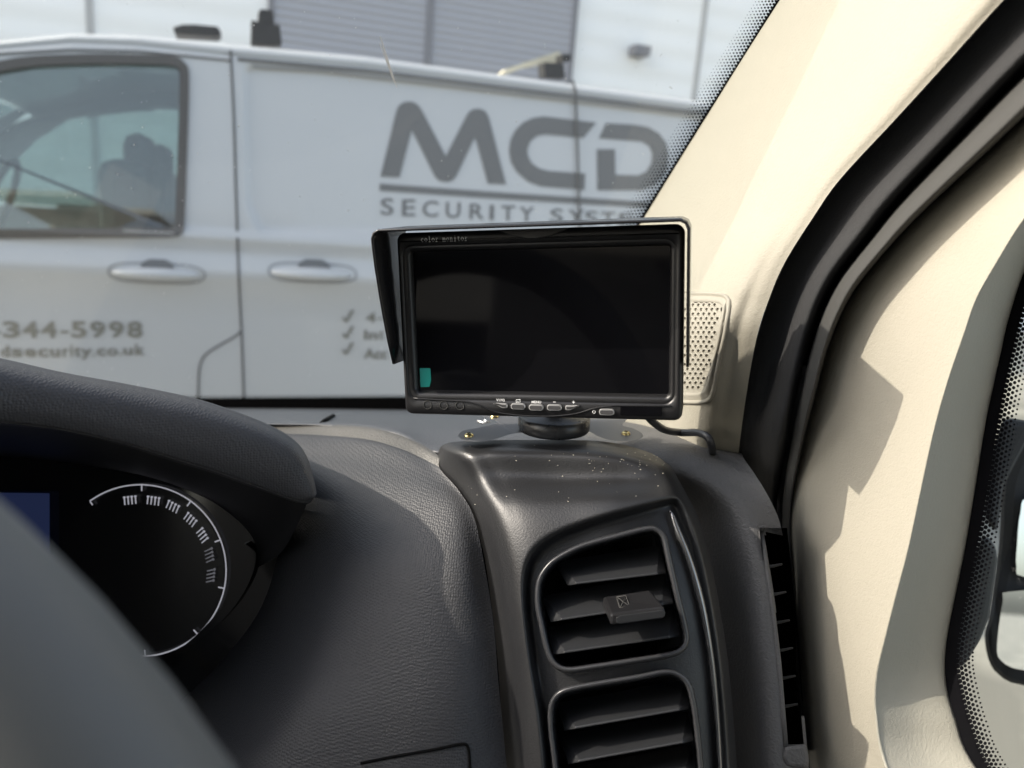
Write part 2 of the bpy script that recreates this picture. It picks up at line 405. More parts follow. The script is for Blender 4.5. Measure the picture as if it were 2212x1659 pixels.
# panel gaps
vstrip([VW(*p) for p in smooth2([(498, 108), (505, 250), (510, 420), (516, 600), (522, 720), (527, 860)], 4, False)] + [(.05, -.95)], .0075, M['gap'], 'panel_gap', .0026)
vstrip([VW(*p) for p in smooth2([(521, 715), (505, 728), (470, 748), (445, 765), (433, 785), (429, 815), (428, 862)], 4, False)] + [(-.10, -.95)], .0065, M['gap'], 'panel_gap', .0026)
vstrip([VW(*p) for p in [(1236, 172), (1243, 195), (1248, 330), (1252, 470)]] + [(1.19, -.1), (1.2, -.95)], .008, M['gap'], 'panel_gap', .0026)
vstrip([(-.95, .30), (-.74, .41), (-.6, .445), (-.42, .48), (-.25, .50), (0, .508)], .006, M['gap'], 'panel_gap', .004)
vstrip([VW(*p) for p in [(545, 142), (702, 152), (960, 182), (1242, 216), (1458, 243), (1500, 248)]], .006, M['creaseshade'], 'panel_crease_shade', .0008)  # grey strip painted along the panel's top edge for its crease shade
vstrip([(.02, .514), (.4, .53), (1.1, .536), (1.6, .538), (3.0, .54)], .010, M['gap'], 'roof_seam', .004)
# handles: silver bars with a dark cup above
for (ua, ub, vc, cu) in ((243, 437, 585, (311, 372, 560)), (585, 762, 584, (648, 708, 560))):
    s0, h0 = VW(ua, vc); s1, _ = VW(ub, vc); sc_, _ = VW((cu[0] + cu[1]) / 2, cu[2]); cs0, ch = VW(cu[0], cu[2] + 16); cs1, _ = VW(cu[1], cu[2])
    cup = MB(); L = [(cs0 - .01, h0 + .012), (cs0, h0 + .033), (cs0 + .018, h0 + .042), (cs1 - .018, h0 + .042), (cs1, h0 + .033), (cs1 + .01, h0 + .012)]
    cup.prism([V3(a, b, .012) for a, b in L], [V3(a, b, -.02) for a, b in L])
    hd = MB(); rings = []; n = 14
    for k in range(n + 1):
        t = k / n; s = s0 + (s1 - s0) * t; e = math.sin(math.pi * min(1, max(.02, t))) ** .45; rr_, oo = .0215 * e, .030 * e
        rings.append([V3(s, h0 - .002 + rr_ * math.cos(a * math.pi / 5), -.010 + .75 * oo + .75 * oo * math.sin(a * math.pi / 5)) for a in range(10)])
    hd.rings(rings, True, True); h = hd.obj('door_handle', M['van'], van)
    vstrip([((s0 + s1) / 2 + (abs(s1 - s0) / 2 + .008) * (1 if math.cos(a) > 0 else -1) * abs(math.cos(a)) ** .5, h0 + .001 + .029 * (1 if math.sin(a) > 0 else -1) * abs(math.sin(a)) ** .8) for a in [k * math.pi / 16 for k in range(32)]], .005, M['creaseshade'], 'handle_shade_outline', .0022, closed=True)  # grey outline painted for the shade in the groove round the handle
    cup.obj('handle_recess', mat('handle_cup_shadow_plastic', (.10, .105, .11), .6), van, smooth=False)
# lettering
def vpoly(px, name, m, par=van, out=-.009):
    q = [VW(*p) for p in px]; mb = MB(); mb.prism([V3(a, b, out) for a, b in q], [V3(a, b, out - .002) for a, b in q]); return mb
Z2 = lambda x, y: ((1300 + x * .633) * .54, y * .342)
mcd = [
    smooth2([Z2(*p) for p in []], 1) if False else [Z2(*p) for p in [(355, 1113), (455, 700), (470, 665), (500, 643), (535, 637), (570, 645), (600, 668), (620, 700), (768, 985), (900, 730), (920, 700), (950, 684), (985, 684), (1020, 700), (1040, 735), (1150, 1162), (1035, 1157), (955, 860), (835, 1110), (810, 1140), (770, 1148), (725, 1138), (700, 1112), (553, 815), (475, 1118)]],
    [Z2(*p) for p in [(1722, 772), (1640, 868), (1400, 845), (1345, 855), (1305, 890), (1285, 940), (1290, 985), (1315, 1030), (1360, 1062), (1420, 1078), (1652, 1094), (1648, 1198), (1370, 1175), (1290, 1145), (1220, 1085), (1182, 1020), (1170, 950), (1180, 880), (1210, 820), (1260, 770), (1320, 742), (1390, 732)]],
    [Z2(*p) for p in [(1785, 775), (1960, 785), (2050, 800), (2120, 840), (2165, 900), (2180, 970), (2175, 1050), (2150, 1110), (2090, 1170), (2010, 1200), (1730, 1200), (1727, 940), (1840, 940), (1843, 1102), (1990, 1106), (2040, 1080), (2072, 1030), (2078, 970), (2060, 920), (2010, 890), (1740, 870)]]]
for k, pl in enumerate(mcd): vpoly(pl, 'logo_letter', M['vantxt']).obj('logo_letter', M['vantxt'], van, smooth=False)
q0, q1 = Z2(350, 1168), Z2(1990, 1282)
vstrip([VW(*Z2(350, 1180)), VW(*Z2(1140, 1236)), VW(*Z2(2100, 1296))], .022, M['vantxt'], 'logo_underline', -.009)
def vtext(body, ul, vt, ur, vb, m, bold=.0, spacing=1.0, name='lettering', dt=0.0, db=0.0, par=van):
    """ink box given by its corners in the picture, laid on the van's side"""
    s0, hb = VW(ul, vb); _, ht = VW(ul, vt); s1, hb1 = VW(ur, vb + db); _, ht1 = VW(ur, vt + dt)
    vs, fs = textfit(body, 0, 1, 0, 1, bold, spacing)
    out = []
    for v in vs:
        a = hb + (hb1 - hb) * v.x; b = ht + (ht1 - ht) * v.x; out.append(V3(s0 + (s1 - s0) * v.x, a + (b - a) * v.y, .0-.009 if a > 0 else .003))
    return obj(name, out, fs, m, par, smooth=False)
zz = lambda x, y: Z2(x, y)
xs = [(355, 437), (490, 575), (620, 720), (768, 860), (918, 1010), (1045, 1072), (1118, 1205), (1235, 1325), (1430, 1510), (1540, 1645), (1650, 1730), (1750, 1840), (1865, 1950)]
for ch, (a, b) in zip('SECURITYSYSTE', xs):
    yt = 1250 + (a - 355) * .062; yb = 1358 + (a - 355) * .045
    s_ = VW(*Z2(a, yb)); vtext(ch, Z2(a, 0)[0], Z2(0, yt)[1], Z2(b, 0)[0], Z2(0, yb)[1], M['vantxt'], .012)
Z4 = lambda x, y: (x * .3418, 486 + y * .3418)
def vt4(t, x0, y0, x1, y1, m=M['vantxt2'], bold=.03, sp=1.0): a = Z4(x0, y0); b = Z4(x1, y1); return vtext(t, a[0], a[1], b[0], b[1], m, bold, sp)
for t, a, b in (('3', 22, 128), ('4', 145, 245), ('4', 262, 362), ('5', 452, 550), ('9', 572, 668), ('9', 692, 785), ('8', 806, 903)): vt4(t, a, 606, b, 712)
vt4('-', 385, 665, 435, 682); vt4('-', -35, 668, 5, 685)
for t, a, b, y0, y1 in (('d', 8, 62, 758, 834), ('s', 75, 145, 780, 834), ('e', 158, 230, 780, 834), ('c', 242, 308, 780, 834), ('u', 320, 380, 782, 834), ('r', 398, 435, 780, 832), ('i', 448, 462, 755, 832), ('t', 472, 510, 765, 832), ('y', 512, 585, 782, 850), ('.', 588, 602, 815, 830), ('c', 612, 672, 778, 826), ('o', 680, 745, 778, 826), ('.', 755, 769, 808, 824), ('u', 780, 840, 776, 822), ('k', 855, 915, 752, 822)): vt4(t, a, y0, b, y1)
def vcheck(x, y):
    px = [(x, y + 9), (x + 5, y + 8), (x + 9, y + 14), (x + 19, y - 6), (x + 27, y - 8), (x + 12, y + 19), (x + 7, y + 19)]
    q = [VW(*p) for p in px]; mb = MB(); mb.prism([V3(a, b, .006) for a, b in q], [V3(a, b, .004) for a, b in q]); mb.obj('tick_mark', M['vantxt2'], van, smooth=False)
for x, y in ((738, 676), (738, 711), (738, 746)): vcheck(x, y)
vtext('4', 790, 674, 811, 696, M['vantxt2'], .03); vtext('-', 816, 685, 826, 689, M['vantxt2'], .03)
vtext('In', 786, 712, 815, 733, M['vantxt2'], .03); vtext('t', 818, 712, 828, 733, M['vantxt2'], .03); vtext('Acc', 786, 752, 836, 775, M['vantxt2'], .03)
# wheels, interior
for s in (-1.45, 1.75):
    for y in (-.14, -1.81):
        c = VO + VX * s + VN * y; c.z = .34; mb = MB(); mb.tube([c - VN * .11, c - VN * .09, c + VN * .09, c + VN * .11], [.31, .335, .335, .31], 28); wh = mb.obj('wheel', M['tyre'], van)
        mb = MB(); mb.tube([c + VN * (.112 if y > -1 else -.112), c + VN * (.118 if y > -1 else -.118)], [.21, .20], 24); WM[wh.name] = WM[van.name]; mb.obj('hub_cap', M['alloy'], wh)
def vbox(name, s, h, y, hs, hh, hy, m, bev=.02):
    R = Matrix((VX, VN, Zw)).transposed(); mb = MB(); mb.box(VO + VX * s + Zw * h + VN * y, (hs, hy, hh), R); return mb.obj(name, m, van, smooth=False, bev=bev)
for y in (-.50, -1.42):
    vbox('seat', -.32, -.12, y, .08, .32, .23, M['seat'], .05); vbox('headrest', -.29, .22, y, .045, .07, .12, M['seat'], .04); vbox('seat', -.55, -.42, y, .25, .08, .24, M['seat'], .05)
vbox('bulkhead', -.02, -.2, -.975, .012, .70, .90, M['seat'], 0)
vbox('dashboard', -1.22, -.16, -.975, .18, .14, .88, M['seat'], .05)
mb = MB(); c = VO + VX * -.93 + Zw * .0 + VN * -1.42; a1 = (VX * .35 + Zw * .93).normalized(); mb.tube([c + (a1 * math.cos(t * math.pi / 12) + VN * math.sin(t * math.pi / 12)) * .18 for t in range(25)], .015, 8); mb.obj('steering_wheel', M['tyre'], van)
# roof fittings (each stands on the roof)
def roofpt(u, v, y=-.25):
    r = P(u, v, 1) - CAM; t = (VO + VN * y - CAM).dot(VN) / r.dot(VN); return CAM + r * t
Rv = Matrix((VX, VN, Zw)).transposed()
def rbar(name, label, cat, pieces, y=-.25, dy=.03):
    c0 = roofpt(*pieces[0][1][0], y); rt = root(name, c0, label, cat)
    if 'foot' in name: rt['group'] = 'roof bar feet on the parked van'
    for nm, pl, m in pieces:
        q = [roofpt(u, v, y) for u, v in pl]; mb = MB(); mb.prism([p + VN * dy for p in q], [p - VN * dy for p in q]); mb.obj(nm, m, rt, smooth=False, bev=.004)
Z1 = lambda x, y: (x * .3418, y * .3418)
rbar('roof_bar_foot', 'black square roof bar foot with rounded clamp, nearer the front of the van roof', 'roof bar',
     [('foot', [Z1(1583, 275), Z1(1587, 132), Z1(1640, 150), Z1(1765, 165), Z1(1778, 270), Z1(1778, 290), Z1(1583, 290)], M['black']), ('clamp', [Z1(1625, 158), Z1(1632, 75), Z1(1650, 66), Z1(1712, 70), Z1(1726, 85), Z1(1730, 160)], M['black'])])
rbar('roof_vent_cover', 'low flat black cover on the front of the van roof above the door window', 'roof cover', [('cover', [Z1(1100, 190), Z1(1160, 172), Z1(1240, 172), Z1(1378, 185), Z1(1402, 225), Z1(1380, 245), Z1(1110, 230)], M['black'])], -.5, .06)
rbar('roof_bar_foot', 'black rear roof bar foot under the end of the pale plank', 'roof bar', [('foot', [Z2(1362, 398), Z2(1490, 405), Z2(1500, 500), Z2(1365, 490)], M['black']), ('clamp', [Z2(1475, 345), Z2(1538, 348), Z2(1535, 392), Z2(1478, 395)], M['black'])])
pk = roofpt(*Z2(1100, 470), -.5)
mb = MB(); q = [roofpt(*Z2(*p), -.32) for p in [(1100, 470), (1130, 440), (1460, 328), (1478, 345), (1478, 392), (1400, 400), (1240, 430), (1140, 470)]]; mb.prism([p + VN * .02 for p in q], [p - VN * .02 for p in q])
o = mb.obj('plank', M['beige'], None, smooth=False, origin=q[0]); tag(o, 'pale beige plank lying across the bars on the parked van roof', 'plank')

# ================================================================== WAREHOUSE
BO = P(500, 508, 9.0); BN = VN
def BW(u, v):
    r = P(u, v, 1) - CAM; t = (BO - CAM).dot(BN) / r.dot(BN); return CAM + r * t
def bpt(s, z, out=0): return Vector((BO.x, BO.y, 0)) + VX * s + Zw * z + BN * out
def bs(u, v): return (BW(u, v) - BO).dot(VX)
wh = root('warehouse', Vector((BO.x, BO.y, 0)), 'white clad warehouse with a grey ribbed shutter behind the parked van', 'building')
def bbox(name, s0, s1, z0, z1, o0, o1, m, par=wh):
    mb = MB(); a = bpt((s0 + s1) / 2, (z0 + z1) / 2, (o0 + o1) / 2); mb.box(a, ((s1 - s0) / 2, abs(o1 - o0) / 2, (z1 - z0) / 2), Rv); return mb.obj(name, m, par, smooth=False)
sl, sr = bs(585, 40), bs(1238, 40)
bbox('wall', -14, 40, 0, 9, -6, 0, M['siding'])
bbox('shutter', sl, sr, 0, 7.5, -.1, .05, M['shutter'])
M['seam'] = mat('grey_seam', (.42, .42, .42), .7)
for u in (193, 1522): s = bs(u, 20); bbox('seam_strip', s - .035, s + .035, 0, 8.9, 0, .02, M['seam'])
M['seam2'] = mat('dark_seam', (.20, .20, .22), .7)
s = bs(926, 40); bbox('seam_strip', s - .045, s + .045, 0, 7.4, .05, .065, M['seam2'])
for s in (sl, sr): bbox('shutter_edge', s - .03, s + .03, 0, 7.5, .0, .07, M['seam2'])
q = BW(*Z2(1960, 330)); s = (q - BO).dot(VX); mb = MB(); mb.box(q + BN * .12, (.11, .10, .06), Rv); mb.tube([q, q + BN * .1 + VX * .18 + Zw * .06], .02); mb.obj('wall_fitting', M['seam2'], wh, smooth=False, bev=.02)

# ================================================================== OUR CAB
cab = root('van_cab', P(1400, 2600, .8), 'dark van cab interior with cream pillar trim around the dashboard and windscreen', 'van')
def Dlat(L, u): return (L - .016) / (.89 * (u - 1106) / F + .45)
# ---- windscreen
A0, B0, C0 = P(1690, 0, .56), P(1395, 470, .72), P(700, 872, .97)
wn = (B0 - A0).cross(C0 - A0).normalized()
if wn.dot(CAM - A0) < 0: wn = -wn           # towards the cab
def WP(u, v, off=0.0):
    r = P(u, v, 1) - CAM; t = (A0 + wn * off - CAM).dot(wn) / r.dot(wn); return CAM + r * t
def sheet(pts, off): return [WP(u, v, off) for u, v in pts]
wpts = [(-1500, -900), (2300, -900), (2000, -400), (1800, -150), (1715, -10), (1560, 237), (1420, 470), (1330, 650), (1330, 900), (-1500, 900)]
wsc = obj('windscreen', sheet(wpts, 0), [list(range(len(wpts)))], M['winglass'], cab, smooth=False)
EDGE = [(1860, -250), (1775, -125), (1690, 0), (1612, 125), (1541, 237), (1468, 355), (1396, 470), (1320, 592), (1250, 705)]
ed = smooth2(EDGE, 6, False)
mb = MB(); rg = [[WP(a + 12, b, .003), WP(a - 9, b - 4, .003)] for a, b in ed]; mb.rings(rg, closed=False)
mb.obj('frit_band', M['frit'], wsc, smooth=False)
def dots(path, side, rows, pitch, r0, dr, off, plane, name, par, step, start):
    """rows of round dots printed on glass, shrinking away from the band"""
    mb = MB(); L = [0]
    for i in range(1, len(path)): L.append(L[-1] + math.hypot(path[i][0] - path[i - 1][0], path[i][1] - path[i - 1][1]))
    for k in range(rows):
        d = start + k * step; n = int(L[-1] / pitch)
        for j in range(n):
            t = (j + (.5 if k % 2 else 0)) * pitch
            i = max(i for i in range(len(L)) if L[i] <= t); i = min(i, len(path) - 2); f = (t - L[i]) / (L[i + 1] - L[i])
            x = path[i][0] * (1 - f) + path[i + 1][0] * f; y = path[i][1] * (1 - f) + path[i + 1][1] * f
            tx, ty = path[i + 1][0] - path[i][0], path[i + 1][1] - path[i][1]; l = math.hypot(tx, ty); nx, ny = -ty / l * side, tx / l * side
            cx, cy = x + nx * d, y + ny * d; r = r0 - dr * k
            if r <= .3: continue
            mb.add([plane(cx + r * math.cos(a * math.pi / 4), cy + r * math.sin(a * math.pi / 4)) for a in range(8)], [list(range(8))])
    return mb.obj(name, M['frit'], par, smooth=False)
dots(ed, 1, 7, 8.2, 3.2, .38, .003, lambda a, b: WP(a, b, .003), 'frit_dots', wsc, 6.0, 11)
bp_ = [(-1500, 866), (0, 862), (430, 861), (870, 858), (1330, 856)]
mb = MB(); mb.rings([[WP(a, b, .003), WP(a, b + 60, .003)] for a, b in bp_], closed=False); mb.obj('frit_band', M['frit'], wsc, smooth=False)
dots([(380, 861), (870, 858), (1300, 856)], -1, 2, 7.5, 2.6, .9, .003, lambda a, b: WP(a, b, .003), 'frit_dots', wsc, 4.5, 1)
mb = MB()
for pl in ([(820, 78), (822, 78), (842, 138), (858, 190), (856, 188), (838, 138)], [(819, 92), (820.5, 92), (840, 142), (852, 178), (850, 176)]):
    mb.add([WP(a, b, .002) for a, b in pl], [list(range(len(pl)))])
mb.obj('scratch', M['white'], wsc, smooth=False)
mb = MB()
for k in range(260):
    a, b = random.uniform(0, 1500), random.uniform(5, 850); r = random.uniform(.5, 1.2) * (1.5 if random.random() < .06 else 1)
    th = random.random() * 3; mb.add([WP(a + r * math.cos(th + t * 1.57) * (1 if t % 2 else 1.6), b + r * math.sin(th + t * 1.57) * (1 if t % 2 else 1.6), .002) for t in range(4)], [(0, 1, 2, 3)])
o = mb.obj('dust_specks', M['white'], wsc, smooth=False); o['kind'] = 'stuff'

# ---- dashboard top and right side
dash_rows = [
 [(100,878,.98),(400,880,.97),(700,882,.96),(850,884,.95),(945,885,.94),(1100,886,.92),(1280,888,.90),(1420,893,.86),(1530,905,.79),(1610,930,.72)],
 [(100,892,.84),(400,893,.83),(700,894,.81),(850,897,.79),(945,900,.775),(1100,902,.76),(1280,904,.74),(1420,911,.71),(1515,927,.67),(1600,955,.63)],
 [(100,905,.74),(400,906,.73),(700,907,.70),(850,914,.67),(945,925,.64),(1100,925,.64),(1280,926,.63),(1420,932,.61),(1510,948,.580),(1604,984,.532)],
 [(100,914,.69),(400,914,.68),(700,916,.65),(850,930,.60),(940,970,.555),(1080,948,.565),(1250,948,.56),(1410,956,.545),(1520,980,.527),(1632,1026,.502)],
 [(100,935,.705),(400,938,.69),(700,945,.665),(850,968,.615),(950,1010,.575),(1100,1000,.555),(1260,1000,.545),(1430,1015,.52),(1550,1040,.505),(1664,1080,.492)],
 [(100,1100,.76),(400,1100,.74),(700,1100,.70),(880,1100,.65),(980,1100,.60),(1120,1100,.58),(1300,1100,.56),(1470,1100,.540),(1590,1120,.493),(1688,1142,.490)],
 [(100,1250,.76),(400,1250,.74),(700,1250,.70),(880,1250,.65),(1010,1250,.60),(1130,1250,.58),(1320,1250,.56),(1520,1235,.520),(1625,1242,.480),(1702,1250,.482)],
 [(100,1450,.76),(400,1450,.74),(700,1450,.70),(880,1450,.65),(1020,1450,.60),(1140,1450,.58),(1330,1450,.56),(1550,1440,.510),(1652,1450,.468),(1728,1450,.473)],
 [(100,1690,.76),(400,1690,.74),(700,1690,.70),(880,1690,.65),(1040,1690,.60),(1160,1690,.58),(1350,1690,.56),(1570,1690,.500),(1668,1690,.461),(1752,1690,.467)],
 [(100,1950,.76),(400,1950,.74),(700,1950,.70),(880,1950,.65),(1060,1950,.60),(1180,1950,.58),(1370,1950,.56),(1590,1950,.475),(1690,1950,.457),(1790,1950,.463)]]
SV = [(1649, 1152), (1688, 1152), (1690, 1175), (1703, 1250), (1718, 1350), (1729, 1450), (1738, 1606), (1702, 1612), (1696, 1540), (1687, 1430), (1673, 1310), (1657, 1195)]
G = grid(dash_rows, 12, 12)
vs, fs = gmesh(G, lambda c: not inpoly(*proj(c), SV))
# split the mesh into the smooth top (behind) and the grained side (front right)
nvr = len(G); ncc = len(G[0])
dash = obj('dashboard', vs, fs, M['leather'], cab)
dash.data.materials.append(M['top'])
for p in dash.data.polygons:
    c = WM[cab.name] @ p.center; u, v = proj(c)
    p.material_index = 1 if (u < 1330 and v < 1020) or (v < 905) else 0
dbvh = BVHTree.FromPolygons(vs, fs)
def on(bvh, u, v, off=0.0):
    r = (P(u, v, 1) - CAM).normalized(); h = bvh.ray_cast(CAM, r)
    if h[0] is None: return None
    n = h[1]; n = n if n.dot(r) < 0 else -n
    return h[0] + n * off
# side vent slot
sv = obj('side_vent', *(lambda mb: (mb.v, mb.f))((lambda mb: (mb.rings([[P(a, b, .472 + .00002 * (1600 - b)) for a, b in [(1640, 1140), (1700, 1140), (1752, 1620), (1690, 1625)]], [P(a, b, .52) for a, b in [(1640, 1140), (1700, 1140), (1752, 1620), (1690, 1625)]]], False, True), mb)[1])(MB())), M['dark'], cab, smooth=False)
for y in (1223, 1283, 1344, 1404, 1464, 1525):
    xl = lin(y, [1195, 1310, 1430, 1540], [1657, 1673, 1687, 1696]) - 4; d = .480 - .00003 * (y - 1200)
    mb = MB(); q = [(xl, y - 2), (xl + 32, y - 7), (xl + 34, y - 3), (xl + 12, y + 3), (xl, y + 4)]; mb.prism([P(a, b, d) for a, b in q], [P(a, b, d + .025) for a, b in q]); mb.obj('slat', M['slat'], sv, smooth=False, bev=.0005)
mb = MB(); mb.tube([on(dbvh, a, b, .0) or P(a, b, .455) for a, b in [(1644, 1148), (1652, 1195), (1668, 1310), (1682, 1430), (1691, 1540), (1697, 1612)]], .0016, 8); mb.obj('vent_edge', M['leather'], sv)
mb = MB(); q = [(1694, 1612), (1742, 1606), (1748, 1640), (1746, 1660), (1700, 1655), (1690, 1640)]; mb.prism([P(a, b, .459) for a, b in q], [P(a, b, .50) for a, b in q]); mb.obj('vent_sill', M['leather'], sv, smooth=False, bev=.003)

# ---- padded panel between cowl and vent housing
pad_rows = [
 [(480,912,.69),(600,912,.675),(700,916,.655),(800,923,.612),(870,942,.582),(915,962,.56),(950,985,.535)],
 [(480,918,.680),(600,918,.668),(700,922,.645),(800,929,.605),(868,949,.575),(912,969,.553),(949,992,.530)],
 [(480,938,.665),(600,936,.652),(700,940,.632),(790,948,.596),(858,966,.566),(905,986,.547),(948,1008,.527)],
 [(490,950,.660),(600,945,.640),(700,948,.618),(790,956,.585),(862,975,.558),(915,998,.538),(958,1022,.520)],
 [(510,985,.655),(600,980,.620),(700,980,.595),(795,988,.566),(880,1008,.538),(945,1034,.518),(990,1058,.505)],
 [(530,1060,.650),(620,1050,.585),(705,1050,.555),(800,1058,.530),(895,1075,.508),(975,1098,.493),(1024,1118,.490)],
 [(552,1200,.640),(610,1190,.565),(700,1185,.520),(770,1185,.497),(880,1200,.479),(990,1220,.470),(1050,1240,.477)],
 [(520,1320,.620),(590,1310,.548),(670,1305,.505),(745,1305,.481),(860,1320,.464),(985,1340,.457),(1067,1355,.465)],
 [(445,1430,.600),(530,1425,.535),(620,1422,.492),(700,1425,.468),(840,1440,.452),(980,1455,.446),(1076,1465,.456)],
 [(330,1560,.580),(440,1560,.520),(540,1560,.478),(640,1560,.452),(820,1570,.440),(975,1580,.436),(1088,1590,.448)],
 [(200,1720,.560),(340,1720,.500),(450,1720,.460),(570,1720,.440),(790,1720,.430),(975,1720,.428),(1100,1720,.440)],
 [(100,1950,.540),(240,1950,.480),(380,1950,.450),(540,1950,.430),(780,1950,.420),(975,1950,.420),(1112,1950,.430)]]
vs, fs = gmesh(grid(pad_rows[:3], 14, 6)); obj('dash_lip', vs, fs, mat('lip_vinyl_sunlit', (.075, .072, .065), .42, bump=('leather', 520, .6, .0005)), cab)  # paler tan colour carries the sun's gleam along the lip
Gp = grid(pad_rows[2:], 14, 12); vs, fs = gmesh(Gp)
padn = obj('dash_pad', vs, fs, M['pad'], cab)
pbvh = BVHTree.FromPolygons(vs, fs)
# shut line of the lower cover
mb = MB(); ln = smooth2([(780, 1648), (860, 1632), (940, 1618), (995, 1607), (1010, 1612), (1014, 1640), (1016, 1690)], 5, False); pr = [on(pbvh, a, b, .0006) for a, b in ln]; mb.tube([p for p in pr if p], .0008, 6); mb.obj('shut_line', M['dark'], padn)
mb = MB(); ln = [(688, 920), (700, 911), (720, 899)]; mb.tube([on(dbvh, a, b, .0005) or P(a, b, .7) for a, b in ln], .0022, 6); mb.obj('shut_line', M['dark'], dash)
# black strip set in the open gap between pad and housing as its shade
mb = MB(); ln = smooth2([(946, 990), (985, 1045), (1020, 1105), (1045, 1185), (1062, 1300), (1078, 1450), (1092, 1680), (1105, 1950)], 5, False)
mb.rings([[P(a - 14, b, .545), P(a + 16, b, .545), P(a + 16, b, .56), P(a - 14, b, .56)] for a, b in ln], True, True); mb.obj('seam_gap_fill', M['dark'], cab)

# ---- vent housing
pod_rows = [
 [(944,996,.548),(955,962,.522),(1010,952,.514),(1150,950,.509),(1300,953,.500),(1400,976,.500),(1446,1004,.512)],
 [(947,1004,.532),(975,972,.502),(1035,962,.495),(1170,962,.490),(1310,968,.482),(1415,992,.482),(1456,1018,.498)],
 [(957,1022,.524),(998,992,.490),(1055,982,.483),(1180,982,.478),(1318,988,.470),(1425,1008,.470),(1466,1036,.487)],
 [(985,1052,.512),(1030,1036,.482),(1085,1030,.478),(1205,1034,.473),(1330,1034,.465),(1440,1044,.460),(1484,1068,.478)],
 [(1020,1112,.500),(1058,1102,.468),(1112,1095,.458),(1222,1090,.452),(1345,1084,.446),(1462,1092,.448),(1510,1120,.472)],
 [(1044,1190,.490),(1081,1182,.458),(1132,1178,.446),(1250,1176,.439),(1365,1172,.435),(1486,1172,.442),(1532,1195,.468)],
 [(1061,1300,.483),(1097,1300,.451),(1150,1300,.438),(1260,1300,.431),(1375,1300,.428),(1508,1298,.436),(1554,1310,.463)],
 [(1077,1450,.476),(1113,1450,.445),(1166,1450,.432),(1280,1450,.425),(1400,1450,.423),(1530,1450,.432),(1576,1458,.460)],
 [(1092,1690,.468),(1128,1690,.437),(1180,1690,.424),(1295,1690,.418),(1415,1690,.416),(1545,1690,.426),(1594,1690,.456)],
 [(1105,1950,.462),(1140,1950,.432),(1192,1950,.418),(1305,1950,.412),(1425,1950,.410),(1560,1950,.420),(1610,1950,.450)]]
RECESS = smooth2([(1448, 1082), (1380, 1100), (1300, 1122), (1225, 1148), (1172, 1178), (1142, 1222), (1136, 1290), (1146, 1390), (1160, 1480), (1172, 1560), (1184, 1690), (1200, 1960), (1580, 1960), (1570, 1690), (1562, 1560), (1548, 1420), (1530, 1300), (1505, 1190), (1480, 1120), (1465, 1090)], 3)
V1 = roundpoly([(1166, 1205), (1262, 1172), (1432, 1134), (1450, 1200), (1494, 1410), (1200, 1456), (1168, 1400), (1155, 1290)], [36, 30, 30, 30, 42, 34, 40, 30], 6)
V1 = smooth2([(1181, 1218), (1210, 1196), (1258, 1173), (1330, 1153), (1390, 1138), (1418, 1138), (1438, 1156), (1448, 1195), (1466, 1275), (1484, 1350), (1488, 1385), (1474, 1408), (1440, 1421), (1360, 1434), (1280, 1446), (1230, 1452), (1200, 1442), (1180, 1412), (1165, 1350), (1156, 1300), (1160, 1252)], 3)
V2 = smooth2([(1203, 1495), (1235, 1482), (1300, 1470), (1380, 1457), (1430, 1447), (1462, 1450), (1488, 1470), (1502, 1510), (1512, 1580), (1520, 1660), (1530, 1760), (1538, 1860), (1500, 1895), (1300, 1915), (1235, 1905), (1212, 1850), (1200, 1720), (1192, 1640), (1184, 1570), (1186, 1522)], 3)
G = grid(pod_rows, 22, 20)
for r in G:
    for p in r:
        u, v = proj(p)
        if 1100 < u < 1620 and v > 1040:
            d = pdist(u, v, RECESS); ins = inpoly(u, v, RECESS); k = sst(.5 + (d if ins else -d) / 22)
            if k > 0: p += (p - CAM).normalized() * .013 * k
            
